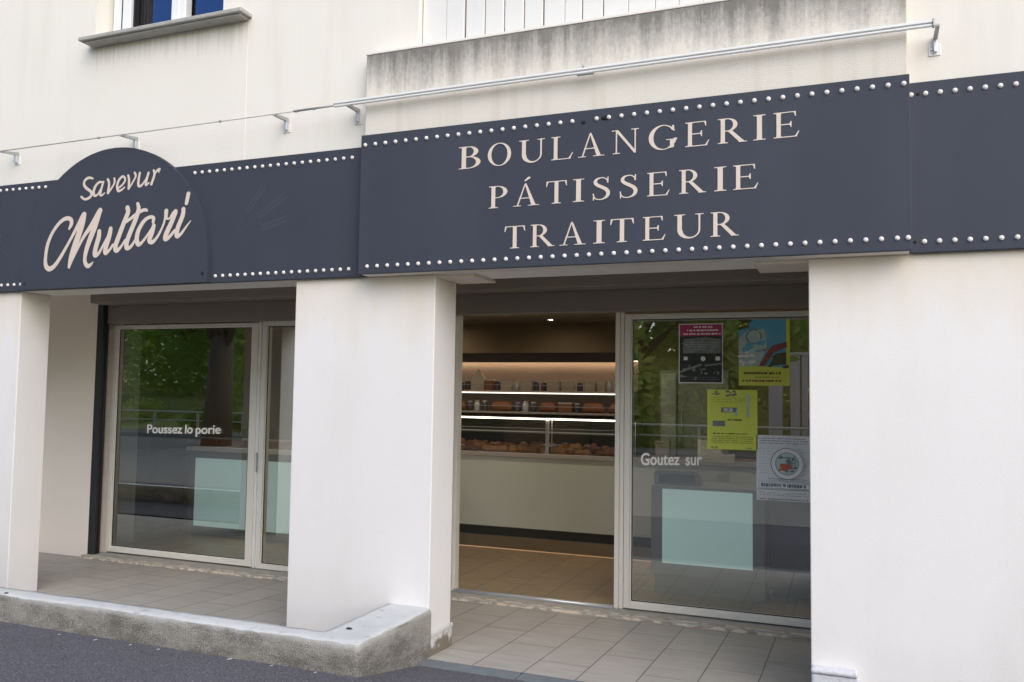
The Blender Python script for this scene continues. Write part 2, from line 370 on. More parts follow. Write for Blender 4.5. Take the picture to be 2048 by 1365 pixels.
# beam edge, capitals and recess ceiling
mb = MB(); mb.box(-6.08, -3.49, .3005, .31, 2.49, 3.2); mb.build('lintel', M['soffit'], bld)
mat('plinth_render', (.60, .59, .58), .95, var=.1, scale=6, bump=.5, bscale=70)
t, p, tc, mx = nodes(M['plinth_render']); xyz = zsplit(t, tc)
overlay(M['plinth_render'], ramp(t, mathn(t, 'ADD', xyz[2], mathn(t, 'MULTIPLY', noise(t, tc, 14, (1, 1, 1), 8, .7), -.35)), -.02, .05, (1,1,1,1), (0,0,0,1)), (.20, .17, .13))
MB().box(-2.4395, -2.18, .02, .36, 2.470, 2.488).build('bracket_block', M['soffit'], bld); MB().box(-.50, -.2165, .02, .36, 2.470, 2.488).build('bracket_block', M['soffit'], bld)
MB().box(-11.2, .9, .311, 1.9, 2.86, 2.9).build('recess_ceiling', M['soffit'], bld)
# recess rear wall pieces
MB().box(-11.2, -11.0, .311, 1.659, -.02, 2.86).build('rear_wall', M['plaster_inner'], bld)
mb = MB(); mb.box(-11.2, -7.087, 1.66, 1.9, -.02, 2.86); mb.build('rear_wall', M['plaster_inner'], bld)
for a_ in ((-7.087, -6.983, 1.80, 1.9, -.02, 2.5), (-4.14, -3.137, 1.79, 1.9, -.02, 2.5), (.66, .9, .31, 1.9, -.02, 2.86)): MB().box(*a_).build('rear_wall', M['plaster_inner'], bld)
MB().box(-7.087, -7.006, 1.655, 1.735, .03, 2.58, bev=.006).tube((-7.0, 1.70, .1), (-7.0, 1.70, 2.5), .006).build('shutter_guide', M['rubber'], bld)
mb = MB(); mb.box(-6.98, -3.5, 1.46, 1.76, 2.57, 2.86, bev=.01); mb.box(-7.0, -3.3, 1.70, 1.785, 2.385, 2.569, bev=.004); mb.build('shutter_box', M['shutter_box'], bld)
mb = MB(); mb.box(-3.2, .655, 1.46, 1.76, 2.57, 2.86, bev=.01); mb.box(-3.25, .655, 1.70, 1.785, 2.40, 2.569, bev=.004); mb.build('shutter_box', M['shutter_box'], bld)
mat('sill_render', (.33, .29, .245), .9, var=.2, scale=7, bump=.6, bscale=60)
t, p, tc, mx = nodes(M['sill_render']); s_ = zsplit(t, tc)
overlay(M['sill_render'], mathn(t, 'MULTIPLY', ramp(t, noise(t, tc, 26, (.5, 1, 1), 5), .42, .55), ramp(t, s_[1], .5, .51, (1,1,1,1), (1,1,1,1))), (.66, .58, .47))
def rough_slab(x0, x1, y0, y1, z0, z1, n):
    m = MB(); m.box(x0, x1, y0+.004, y1, z0, z1)
    e = MB(); xs = [x0+(x1-x0)*i/n for i in range(n+1)]; pr = []
    for xx in xs:
        a = random.uniform(-.004, .005); pr.append([(xx, y0+a, z0), (xx, y0+a, z1-.016), (xx, y0+.012+abs(a)*2, z1+.003), (xx, y0+.035, z1+.003)])
    vv = [[e.bm.verts.new(q) for q in r] for r in pr]
    for a, b in zip(vv, vv[1:]):
        for k in range(3): e.face([a[k], b[k], b[k+1], a[k+1]])
    return m, e
m1, e1 = rough_slab(-7.087, -3.50, 1.58, 1.86, -.02, .092, 80); m1.build('sill_step', M['sill_stone'], bld); e1.build('sill_edge', M['sill_render'], bld)
m1, e1 = rough_slab(-3.50, .655, 1.60, 1.86, -.02, .092, 90); m1.build('sill_step', M['sill_stone'], bld); e1.build('sill_edge', M['sill_render'], bld)

# ---- shop windows (thing > window > frame, pane)
def frame4(x0, x1, z0, z1, wl, wr, wb, wt, y0, y1, bev=.004, groove=True):
    m = MB()
    m.box(x0, x0+wl, y0, y1, z0, z1, bev); m.box(x1-wr, x1, y0, y1, z0, z1, bev)
    m.box(x0+wl, x1-wr, y0+.001, y1, z0, z0+wb, bev); m.box(x0+wl, x1-wr, y0+.001, y1, z1-wt, z1, bev)
    if groove:   # stepped glazing bead
        g = .012
        m.box(x0+wl, x0+wl+g, y0+.014, y1, z0+wb, z1-wt, .002); m.box(x1-wr-g, x1-wr, y0+.014, y1, z0+wb, z1-wt, .002)
        m.box(x0+wl, x1-wr, y0+.015, y1, z0+wb, z0+wb+g, .002); m.box(x0+wl, x1-wr, y0+.015, y1, z1-wt-g, z1-wt, .002)
    return m
def gasket(x0, x1, z0, z1, y):
    m = MB(); g = .007
    m.box(x0, x0+g, y, y+.006, z0, z1); m.box(x1-g, x1, y, y+.006, z0, z1); m.box(x0+g, x1-g, y, y+.006, z0, z0+g); m.box(x0+g, x1-g, y, y+.006, z1-g, z1)
    return m
FY = 1.776
def shopwin(name, x0, x1, z0, z1, wl, wr, wb, wt, label, fy=FY, gy=1.798):
    ob = frame4(x0, x1, z0, z1, wl, wr, wb, wt, fy, fy+.07).build(name, M['frame_champagne'], bld); ob['label'] = label
    gx0, gx1, gz0, gz1 = x0+wl+.012, x1-wr-.012, z0+wb+.012, z1-wt-.012
    gasket(gx0, gx1, gz0, gz1, gy-.004).build('gasket', M['rubber'], ob)
    m = MB(); m.quad((gx0, gy, gz0), (gx1, gy, gz0), (gx1, gy, gz1), (gx0, gy, gz1)); m.build('pane', M['glass_shop'], ob)
    return ob
shopwin('shop_window', -6.981, -5.193, .108, 2.376, .050, .074, .044, .030, 'large fixed pane left of the wide pillar')
shopwin('sliding_door', -5.136, -4.16, .098, 2.388, .036, .05, .038, .036, 'narrow glazed leaf beside the wide pillar', fy=1.782)
mb = MB(); mb.box(-5.192, -5.164, 1.785, 1.84, .098, 2.388, .003); mb.box(-5.163, -5.137, 1.80, 1.85, .098, 2.388, .003); mb.build('door_post', M['alu_white'], bld)
MB().box(-5.172, -5.156, 1.768, 1.784, 1.13, 1.16, .004).box(-5.170, -5.158, 1.772, 1.786, .98, 1.13, .002).build('door_lock', M['galv_dull'], bld)
shopwin('shop_window', -1.667, .655, .104, 2.382, .046, .05, .044, .030, 'large fixed pane with posters, left of the right-hand wall')
mb = MB(); mb.box(-1.741, -1.705, 1.770, 1.84, .094, 2.398, .004); mb.box(-1.704, -1.672, 1.782, 1.84, .094, 2.398, .004); mb.build('door_post', M['frame_champagne'], bld)
mb = MB(); mb.box(-3.137, -3.105, 1.772, 1.85, .094, 2.398, .004); mb.build('door_jamb', M['frame_champagne'], bld)
mb = MB(); mb.box(-3.104, -1.742, 1.752, 1.80, .0935, .101, .002)
mb.tube((-3.104, 1.762, .106), (-1.742, 1.762, .106), .012); mb.tube((-3.104, 1.79, .104), (-1.742, 1.79, .104), .009); mb.build('door_track', M['galv'], bld)

# ---- upper window (thing > window > frame, pane, window_sill)
uw = frame4(WX0+.03, WX1-.005, WZ0+.02, 5.24, .10, .05, .04, .06, .14, .21, groove=False).build('window', M['pvc_white'], bld)
MB().box(-5.285, -5.20, .125, .175, 4.46, 5.2, .006).build('sash', M['pvc_white'], uw)
MB().box(-4.80, -4.66, .13, .20, 4.46, 5.2, .008).box(-4.735, -4.725, .124, .14, 4.46, 5.2, .002).build('mullion', M['pvc_white'], uw)
MB().box(-5.289, -5.286, .122, .2, 4.46, 5.2).box(-5.198, -5.186, .150, .2, 4.46, 5.2).build('gap_seal', M['rubber'], uw)
for a_, b_ in ((-5.02, -4.80), (-4.60, -4.24)): MB().quad((a_, .17, 4.46), (b_, .17, 4.46), (b_, .17, 5.2), (a_, .17, 5.2)).build('pane', M['glass_upper'], uw)
mb = MB()
def wavy(x0, x1, y):
    n = 60; pr = []
    for i in range(n+1):
        xx = x0+(x1-x0)*i/n; pr.append((mb.bm.verts.new((xx, y+.025*math.sin(i*1.1), 4.40)), mb.bm.verts.new((xx, y+.025*math.sin(i*1.1), 5.25))))
    for a, b in zip(pr, pr[1:]): f = mb.face([a[0], b[0], b[1], a[1]]); f.smooth = True
wavy(-5.25, -4.9, .27); wavy(-4.7, -4.5, .27); mb.build('curtain', M['curtain'], uw)
MB().box(-5.6, -4.0, .35, .37, 4.2, 5.3).build('room_backing', M['wall_dark'], uw)
mb = MB(); P = [(-5.455, 4.405), (-5.455, 4.365), (-5.44, 4.352), (-3.945, 4.352), (-3.93, 4.365), (-3.93, 4.405)]
mb.box(-5.455, -3.93, -.125, .14, 4.372, 4.402, .006); mb.box(-5.42, -3.96, -.10, 0, 4.357, 4.3715, .003); mb.build('window_sill', M['sill_stone'], uw)
MB().box(-5.43, -5.43+1.47, -.0022, 0, 3.33, 4.356).build('apron', M['plaster_apron'], bld)

# ---- white folding shutters above the parapet (thing > shutter)
xs = [-2.595, -2.42, -2.286, -2.148, -2.017, -1.884, -1.756, -1.617, -1.505, -1.373, -1.22, -1.06, -.92, -.78, -.62, -.46]
dark = {-2.286: .011, -2.148: .006, -2.017: .006, -1.884: .006, -1.756: .009, -1.505: .006, -1.373: .006}
for i, (a, b) in enumerate(zip(xs, xs[1:])):
    d0 = dark.get(a, .002)/2; d1 = dark.get(b, .002)/2; yy = .045+random.uniform(-.004, .004)
    mb = MB(); mb.box(a+d0, b-d1, yy, yy+.025, 3.91, 5.19, .005)
    mb.build('shutter_panel', M['slat_white'], bld)
MB().box(-2.6, -.45, .12, .14, 3.9, 5.3).build('shutter_backing', M['wall_dark'], bld)

# ================================================================== low concrete wall in front of the left opening
low = empty('low_wall', (-4, -.76, 0), label='low L-shaped rough concrete wall along the pavement in front of the left opening', cat='low wall')
def l_wall():
    XA, XB, XC, YA, YB, YC, H = -11.0, -2.72, -2.422, -.84, -.70, -.001, .42
    h = .035
    rng = lambda a, b: [a+(b-a)*i/max(1, round((b-a)/h)) for i in range(max(1, round((b-a)/h))+1)]
    X = rng(XA, XB)+rng(XB, XC)[1:]; Y = rng(YA, YB)+rng(YB, YC)[1:]
    inside = lambda x, y: y < YB or x > XB
    m = MB(); cache = {}
    from mathutils import noise as mn
    edge = lambda x, y: (abs(y-YA) < 1e-6) or (abs(x-XC) < 1e-6)
    Z = [0, .10, .16, .22, .27, .31, .35, .385, .405]
    def V(i, j, z=None):
        k = (i, j, z)
        if k in cache: return cache[k]
        x, y = X[i], Y[j]
        zz = H if z is None else z
        n1 = mn.noise(Vector((x*6, y*6, zz*6))); n2 = mn.noise(Vector((x*22, y*22, zz*22+5)))
        p = Vector((x, y, zz))
        dy = -1 if abs(y-YA) < 1e-6 else 0; dx = 1 if abs(x-XC) < 1e-6 else 0
        if z is None:
            p.z += .004*n1+.002*n2
            if edge(x, y): p.z -= .006+max(0, n2)*.012; p.y -= dy*(.010+.008*n1); p.x -= dx*(.010+.008*n1)
        else:
            o = (.009*n1+.006*n2)*min(1, max(0, -y/.12)) if dx else .009*n1+.006*n2
            if z > .4: o -= .003
            p.y += dy*o; p.x += dx*o
        cache[k] = m.bm.verts.new(p); return cache[k]
    for i in range(len(X)-1):
        for j in range(len(Y)-1):
            if inside((X[i]+X[i+1])/2, (Y[j]+Y[j+1])/2):
                m.mi = 0; f = m.face([V(i, j), V(i+1, j), V(i+1, j+1), V(i, j+1)]); f.smooth = True
    m.mi = 1
    def side(a, b):
        lv = [lambda q: V(q[0], q[1])]+[(lambda q, z=z: V(q[0], q[1], z)) for z in reversed(Z)]
        for u, v in zip(lv, lv[1:]):
            f = m.face([u(a), v(a), v(b), u(b)])
            if f: f.smooth = True
    nx, ny = len(X)-1, len(Y)-1; jb = Y.index(YB) if YB in Y else min(range(len(Y)), key=lambda j: abs(Y[j]-YB)); ib = min(range(len(X)), key=lambda i: abs(X[i]-XB))
    for i in range(nx): side((i, 0), (i+1, 0))
    for j in range(ny): side((nx, j), (nx, j+1))
    for i in range(ib): side((i, jb), (i+1, jb))
    for j in range(jb, ny): side((ib, j), (ib, j+1))
    return m
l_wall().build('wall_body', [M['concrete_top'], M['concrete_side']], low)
for nm, (x, y, z), rx, ry in (('small dark chip on the front edge of the low wall, under the left shop window', (-5.06, -.805, .417), .022, .012), ('small dark stain-like pebble on the corner of the low wall, by the wide pillar', (-2.63, -.60, .42), .02, .013)):
    m = MB(); m.lathe([(.001, 0), (1, .001), (.7, .006), (.2, .008)], (0, 0, 0), 9); bmesh.ops.scale(m.bm, vec=(rx, ry, 1), verts=m.bm.verts[:]); bmesh.ops.translate(m.bm, vec=(x, y, z), verts=m.bm.verts[:])
    tag(m.build('pebble', M['rubber'], loc=(x, y, z)), nm, 'pebble')
# litter on the asphalt
def road_z(y):
    for (ya, za), (yb, zb) in zip(prof, prof[1:]):
        if yb <= y <= ya: return za+(zb-za)*(ya-y)/(ya-yb)
    return .3
SAVEVUR = [[(-5.2939,3.3113,0.0084),(-5.3328,3.3203,0.011),(-5.3704,3.3043,0.0119),(-5.3801,3.273,0.0119),(-5.3552,3.2435,0.0127),(-5.3093,3.2146,0.0127),(-5.2982,3.1885,0.0127),(-5.3236,3.1649,0.0118),(-5.3665,3.1586,0.0102),(-5.4016,3.18,0.0094)],
 [(-5.1919,3.2743,0.0075),(-5.2253,3.2784,0.0101),(-5.26,3.2543,0.0118),(-5.2788,3.216,0.0126),(-5.271,3.1807,0.0118),(-5.2388,3.1841,0.0084),(-5.208,3.2251,0.0075)],
 [(-5.1855,3.2774,0.01),(-5.2032,3.2247,0.0109),(-5.2122,3.1836,0.0117),(-5.191,3.177,0.0075),(-5.1702,3.1921,0.0058)],
 [(-5.1431,3.2935,0.0108),(-5.1281,3.2621,0.0108),(-5.1353,3.1909,0.0125)],
 [(-5.1334,3.1893,0.01),(-5.0955,3.2309,0.0083),(-5.074,3.2651,0.0091),(-5.0795,3.2956,0.0091)],
 [(-5.0325,3.2204,0.0082),(-4.9939,3.2431,0.0082),(-4.9709,3.2769,0.009),(-4.9945,3.303,0.0099),(-5.0303,3.2816,0.0107),(-5.0482,3.2359,0.0115),(-5.0349,3.1978,0.0115),(-5.001,3.2038,0.0082),(-4.9761,3.2204,0.0066)],
 [(-4.9449,3.3061,0.0098),(-4.934,3.2739,0.0106),(-4.9359,3.2081,0.0114)],
 [(-4.9339,3.2058,0.0082),(-4.8912,3.2613,0.0073),(-4.8712,3.2973,0.0089),(-4.8834,3.3209,0.0098)],
 [(-4.8331,3.3153,0.0105),(-4.8424,3.2681,0.0113),(-4.8419,3.2243,0.0121),(-4.8145,3.22,0.0097),(-4.7761,3.2614,0.0072),(-4.7513,3.3044,0.008)],
 [(-4.7507,3.3099,0.0104),(-4.7677,3.2551,0.0113),(-4.7713,3.2216,0.0105),(-4.7433,3.2356,0.0064)],
 [(-4.7031,3.3235,0.0096),(-4.6943,3.2913,0.0112),(-4.7203,3.2233,0.0112)],
 [(-4.6991,3.2812,0.0056),(-4.676,3.3164,0.0088),(-4.6499,3.3282,0.0104),(-4.6559,3.3056,0.0056)],
 ]
MULTARI = [[(-5.5116,2.9423,0.0103),(-5.4903,2.9775,0.0188),(-5.4963,3.0114,0.0188),(-5.5442,3.0246,0.0172),(-5.6105,2.9965,0.0164),(-5.6804,2.9249,0.0156),(-5.7277,2.8353,0.0174),(-5.7441,2.733,0.0174),(-5.736,2.6702,0.0209),(-5.6972,2.6429,0.0217),(-5.644,2.6663,0.019),(-5.5794,2.7387,0.0163),(-5.4981,2.8512,0.0137),(-5.4445,2.9297,0.017),(-5.3779,3.0273,0.0237),(-5.3643,3.0424,0.022)],
[(-5.3643,3.0424,0.0237),(-5.3836,2.9624,0.0288),(-5.4423,2.8135,0.0306),(-5.4755,2.7209,0.0272),(-5.4954,2.6493,0.0136)],
[(-5.4954,2.6493,0.0102),(-5.4427,2.7411,0.011),(-5.3634,2.8672,0.0152),(-5.2826,2.9564,0.0235),(-5.214,3.0514,0.025),(-5.2051,3.0609,0.0217)],
[(-5.205,3.0594,0.02),(-5.2531,2.9403,0.0268),(-5.3162,2.7999,0.0235),(-5.338,2.7147,0.0185),(-5.3306,2.6712,0.0185),(-5.3025,2.6485,0.0184),(-5.27,2.6629,0.0109),(-5.2548,2.6787,0.0033)],
[(-5.2055,2.9052,0.02),(-5.2085,2.8589,0.0233),(-5.2343,2.7815,0.0233),(-5.237,2.7315,0.0233),(-5.2016,2.7406,0.0141),(-5.1598,2.7992,0.0108),(-5.108,2.8748,0.0132)],
[(-5.0936,2.9181,0.0198),(-5.1038,2.8674,0.0239),(-5.1351,2.7766,0.0231),(-5.1331,2.7423,0.0214),(-5.0994,2.7571,0.0123),(-5.0645,2.7979,0.0107)],
[(-4.9391,3.0645,0.0212),(-4.9317,3.0308,0.0211),(-4.9687,2.9519,0.022),(-5.0122,2.8553,0.0229),(-5.0397,2.786,0.0229),(-5.0287,2.7536,0.0212),(-4.991,2.773,0.0122),(-4.9481,2.8272,0.0089)],
[(-4.8419,3.0883,0.0145),(-4.8307,3.0474,0.0201),(-4.8557,2.9731,0.0218),(-4.9033,2.8775,0.0218),(-4.9339,2.8018,0.0219),(-4.9265,2.7677,0.0211),(-4.8905,2.775,0.0137),(-4.8462,2.8288,0.0105)],
[(-4.9444,2.961,0.0122),(-4.8929,2.9881,0.0138),(-4.8223,3.0258,0.0145),(-4.7707,3.0392,0.0136),(-4.7506,3.0309,0.0096)],
[(-4.6881,2.9454,0.0143),(-4.6869,2.9731,0.0159),(-4.7194,2.9821,0.0143),(-4.772,2.9596,0.0168),(-4.8225,2.894,0.0201),(-4.8373,2.8318,0.0217),(-4.8233,2.7905,0.0201),(-4.7921,2.7959,0.0136),(-4.741,2.8475,0.0104),(-4.6863,2.9105,0.0119)],
[(-4.6822,2.9172,0.019),(-4.6956,2.8659,0.0214),(-4.7179,2.815,0.0215),(-4.6894,2.7975,0.0174),(-4.6426,2.8352,0.0118),(-4.5938,2.9154,0.0094),(-4.5789,2.9698,0.0102)],
[(-4.5707,3.0163,0.0197),(-4.5722,2.9763,0.0173)],
[(-4.5717,2.9659,0.011),(-4.5416,2.9592,0.0078),(-4.5101,2.9916,0.0141),(-4.4849,3.0086,0.0187)],
[(-4.4829,3.005,0.0187),(-4.5144,2.9382,0.0211),(-4.5625,2.8515,0.0227),(-4.5695,2.8161,0.0212),(-4.5367,2.8239,0.0148),(-4.4868,2.8713,0.0117)],
[(-4.4145,3.0197,0.0186),(-4.4192,2.9734,0.0201),(-4.4599,2.8869,0.021),(-4.4659,2.8324,0.021),(-4.4334,2.8388,0.0132),(-4.3843,2.8907,0.0085),(-4.3436,2.9332,0.0031)],
[(-4.3749,3.1266,0.0186),(-4.389,3.0618,0.017)],
]
# ================================================================== lettering: outlines from signed fields, marching squares
def contours(F, xs, ys):
    nx, ny = len(xs), len(ys); adj = {}; pos = {}
    def pt(k):
        if k not in pos:
            ty, i, j = k
            if ty == 'h': a, b = F[j, i], F[j, i+1]; t_ = a/(a-b); pos[k] = (xs[i]+(xs[i+1]-xs[i])*t_, ys[j])
            else: a, b = F[j, i], F[j+1, i]; t_ = a/(a-b); pos[k] = (xs[i], ys[j]+(ys[j+1]-ys[j])*t_)
        return k
    neg = F < 0
    cnt = neg[:-1, :-1].astype(int)+neg[1:, :-1]+neg[:-1, 1:]+neg[1:, 1:]
    for j, i in zip(*np.nonzero((cnt > 0) & (cnt < 4))):
        c = []
        if neg[j, i] != neg[j, i+1]: c.append(pt(('h', i, j)))
        if neg[j, i+1] != neg[j+1, i+1]: c.append(pt(('v', i+1, j)))
        if neg[j+1, i] != neg[j+1, i+1]: c.append(pt(('h', i, j+1)))
        if neg[j, i] != neg[j+1, i]: c.append(pt(('v', i, j)))
        if len(c) == 4:
            ctr = (F[j, i]+F[j+1, i]+F[j, i+1]+F[j+1, i+1]) < 0
            prs = [(c[0], c[1]), (c[2], c[3])] if ctr != bool(neg[j, i]) else [(c[3], c[0]), (c[1], c[2])]
            if ctr == bool(neg[j, i]): prs = [(c[0], c[1]), (c[2], c[3])]
            else: prs = [(c[3], c[0]), (c[1], c[2])]
        else: prs = [(c[0], c[1])]
        for a, b in prs: adj.setdefault(a, []).append(b); adj.setdefault(b, []).append(a)
    loops = []; seen = set()
    for k in list(adj):
        if k in seen: continue
        loop = [k]; seen.add(k); cur = k
        while True:
            nxt = [q for q in adj[cur] if q not in seen]
            if not nxt: break
            cur = nxt[0]; seen.add(cur); loop.append(cur)
        if len(loop) > 5: loops.append([pos[q] for q in loop])
    return loops
def simplify(l, eps):
    out = [l[0]]
    for i in range(1, len(l)-1):
        a, b, c = out[-1], l[i], l[i+1]
        ux, uy = c[0]-a[0], c[1]-a[1]; L = math.hypot(ux, uy) or 1e-9
        if abs((b[0]-a[0])*uy-(b[1]-a[1])*ux)/L > eps or math.hypot(b[0]-a[0], b[1]-a[1]) > 12*eps*4: out.append(b)
    out.append(l[-1]); return out
def flat_mesh(name, loops, y0, depth, material, parent):
    """closed outlines (x,z) -> a thin solid standing in the plane y0, one mesh"""
    cu = bpy.data.curves.new(name, 'CURVE'); cu.dimensions = '2D'; cu.fill_mode = 'BOTH'; cu.extrude = depth/2
    for l in loops:
        s = cu.splines.new('POLY'); s.points.add(len(l)-1); s.use_cyclic_u = True
        for q, (a, b) in zip(s.points, l): q.co = (a, b, 0, 1)
    return curve_mesh(cu, name, lambda v: (v.x, y0-v.z, v.y), material, parent)
def curve_mesh(cu, name, fn, material, parent):
    ob = bpy.data.objects.new('tmp', cu); COL.objects.link(ob); dg = bpy.context.evaluated_depsgraph_get()
    me = bpy.data.meshes.new_from_object(ob.evaluated_get(dg)); bpy.data.objects.remove(ob); bpy.data.curves.remove(cu)
    for v in me.vertices: v.co = fn(v.co.copy())
    bm = bmesh.new(); bm.from_mesh(me); bmesh.ops.remove_doubles(bm, verts=bm.verts[:], dist=1e-6); bmesh.ops.recalc_face_normals(bm, faces=bm.faces[:]); bm.to_mesh(me); bm.free()
    me.name = name; me.materials.clear(); me.materials.append(material)
    o = bpy.data.objects.new(name, me); COL.objects.link(o)
    if parent: o.parent = parent; o.location = -Vector(parent.location)
    return o
def text_mesh(txt, name, x0, x1, z0, y, h, material, parent, rise=0, weight=0, rev=False):
    cu = bpy.data.curves.new(name, 'FONT'); cu.body = txt; cu.size = 1; cu.extrude = .002; cu.offset = weight
    ob = bpy.data.objects.new('tmp', cu); COL.objects.link(ob); dg = bpy.context.evaluated_depsgraph_get(); dg.update()
    me = bpy.data.meshes.new_from_object(ob.evaluated_get(dg)); bpy.data.objects.remove(ob)
    X = [v.co.x for v in me.vertices]; a, b = min(X), max(X); sx = (x1-x0)/(b-a)
    for v in me.vertices:
        xx = x0+(v.co.x-a)*sx; v.co = (xx, y-v.co.z, z0+v.co.y*h+rise*(xx-x0)/(x1-x0))
    me.name = name; me.materials.clear(); me.materials.append(material)
    o = bpy.data.objects.new(name, me); COL.objects.link(o)
    if parent: o.parent = parent; o.location = -Vector(parent.location)
    return o
def cap(X, Y, p, q):      # tapered stroke
    (x0, y0, r0), (x1, y1, r1) = p, q; dx, dy = x1-x0, y1-y0; L2 = dx*dx+dy*dy+1e-12
    t_ = np.clip(((X-x0)*dx+(Y-y0)*dy)/L2, 0, 1)
    return np.hypot(X-x0-t_*dx, Y-y0-t_*dy)-(r0+(r1-r0)*t_)
def smooth_path(s):       # Catmull-Rom through the stroke's points
    if len(s) < 3: return s
    P = [s[0]]+list(s)+[s[-1]]; out = []
    for i in range(1, len(P)-2):
        for k in range(4):
            u = k/4; out.append(tuple(.5*(2*P[i][c]+(P[i+1][c]-P[i-1][c])*u+(2*P[i-1][c]-5*P[i][c]+4*P[i+1][c]-P[i+2][c])*u*u+(3*P[i][c]-P[i-1][c]-3*P[i+1][c]+P[i+2][c])*u**3) for c in range(3)))
    out.append(s[-1]); return out
def script_word(strokes, name, y0, depth, parent, step=.0022):
    pts = [q for s in strokes for q in s]; m = .03
    xs = np.arange(min(q[0] for q in pts)-m, max(q[0] for q in pts)+m, step); ys = np.arange(min(q[1] for q in pts)-m, max(q[1] for q in pts)+m, step)
    X, Y = np.meshgrid(xs, ys); F = np.full(X.shape, 9.0)
    for s in strokes:
        sp = [(a_, b_, c_*.90) for a_, b_, c_ in smooth_path(s)]
        for p_, q_ in zip(sp, sp[1:]): F = np.minimum(F, cap(X, Y, p_, q_))
    return flat_mesh(name, [simplify(l, .0003) for l in contours(F, xs, ys)], y0, depth, M['letter_cream'], parent)
# serif capitals, cap height 1 ---------------------------------------------------
def rect(X, Y, x0, y0, x1, y1): return np.maximum(np.maximum(x0-X, X-x1), np.maximum(y0-Y, Y-y1))
def poly(X, Y, pts):      # convex, counter-clockwise
    F = np.full(X.shape, -9.0); n = len(pts)
    for i in range(n):
        (ax, ay), (bx, by) = pts[i], pts[(i+1) % n]; L = math.hypot(bx-ax, by-ay)
        F = np.maximum(F, ((X-ax)*(by-ay)-(Y-ay)*(bx-ax))/L)
    return F
def ell(X, Y, cx, cy, rx, ry): return (np.sqrt(((X-cx)/rx)**2+((Y-cy)/ry)**2)-1)*min(rx, ry)
U = lambda *a: np.minimum.reduce(a)
I_ = lambda *a: np.maximum.reduce(a)
def stem(X, Y, x, w=.118, y0=0, y1=1, foot=True, head=True, sl=.085, sr=.085):
    F = rect(X, Y, x, y0, x+w, y1)
    for on, yb, d in ((foot, y0, 1), (head, y1, -1)):
        if not on: continue
        F = U(F, rect(X, Y, x-sl, min(yb, yb+d*.034), x+w+sr, max(yb, yb+d*.034)))
        br = I_(rect(X, Y, x-.05, min(yb, yb+d*.08), x+w+.05, max(yb, yb+d*.08)), -ell(X, Y, x-.052, yb+d*.085, .052, .06), -ell(X, Y, x+w+.052, yb+d*.085, .052, .06))
        F = U(F, br)
    return F
def diag(X, Y, x0, x1, w, y0=0, y1=1): return poly(X, Y, [(x0, y0), (x0+w, y0), (x1+w, y1), (x1, y1)])
def tip(X, Y, x, y, dy, w=.03, s=1): return poly(X, Y, [(x, y), (x+w*s, y), (x+w*s*.7, y+dy), (x+w*s*.3, y+dy)][:: (1 if dy*s > 0 else -1)])
def bar_serif(X, Y, x, y, d, L=.17, thick=.045, lean=.05):   # vertical beak at the end of a thin arm
    pts = [(x-.055, y), (x+.01, y), (x+lean, y+d*L), (x+lean-.022, y+d*L)]
    return poly(X, Y, pts if d > 0 else pts[::-1])
def G_E(X, Y):
    return U(stem(X, Y, .10, sl=.08, sr=0), rect(X, Y, .02, 0, .66, .036), rect(X, Y, .02, .964, .62, 1), rect(X, Y, .22, .49, .50, .53),
             bar_serif(X, Y, .635, 0, 1, .23, lean=.085), bar_serif(X, Y, .615, 1, -1, .20, lean=.015), bar_serif(X, Y, .50, .51, 1, .12, lean=.01), bar_serif(X, Y, .50, .51, -1, .12, lean=.01))
def G_L(X, Y): return U(stem(X, Y, .10, sl=.08, sr=.09), rect(X, Y, .02, 0, .64, .036), bar_serif(X, Y, .615, 0, 1, .27, lean=.10))
def G_I(X, Y): return stem(X, Y, .10, w=.122)
def G_T(X, Y): return U(stem(X, Y, .28, head=False, w=.122), rect(X, Y, .02, .962, .66, 1), bar_serif(X, Y, .655, 1, -1, .24, lean=.02), poly(X, Y, [(.025, 1), (.003, .76), (.027, .76), (.085, 1)]))
def bowl(X, Y, cx, cy, rx, ry, thick=.122, thin=.034):
    return I_(ell(X, Y, cx, cy, rx, ry), -ell(X, Y, cx, cy, rx-thick, ry-thin))
def G_P(X, Y): return U(stem(X, Y, .10, sl=.08, sr=.09), I_(bowl(X, Y, .28, .725, .31, .275), .23-X), rect(X, Y, .10, .964, .29, 1), rect(X, Y, .22, .45, .29, .487))
def G_B(X, Y): return U(stem(X, Y, .10, sl=.08, sr=0), I_(bowl(X, Y, .28, .755, .27, .245), .23-X), I_(bowl(X, Y, .28, .273, .335, .273), .23-X), rect(X, Y, .02, .964, .29, 1), rect(X, Y, .02, 0, .29, .036), rect(X, Y, .22, .508, .29, .545))
def G_R(X, Y): return U(stem(X, Y, .10, sl=.08, sr=.08), I_(bowl(X, Y, .28, .735, .29, .265), .23-X), rect(X, Y, .10, .964, .29, 1), rect(X, Y, .22, .47, .30, .506),
                        poly(X, Y, [(.29, .49), (.625, .0), (.78, .0), (.415, .50)]), rect(X, Y, .60, 0, .83, .03))
def G_O(X, Y): return I_(ell(X, Y, .40, .5, .40, .515), -ell(X, Y, .40, .5, .278, .480))
def G_G(X, Y):
    o = I_(ell(X, Y, .42, .5, .42, .515), -ell(X, Y, .445, .5, .305, .480))
    o = I_(o, -rect(X, Y, .62, .44, 1, .76))
    return U(o, rect(X, Y, .635, .06, .755, .40), rect(X, Y, .52, .37, .85, .404), bar_serif(X, Y, .745, .97, -1, .25, lean=.02), poly(X, Y, [(.60, .0+.03), (.755, .07), (.755, .16), (.60, .10)]))
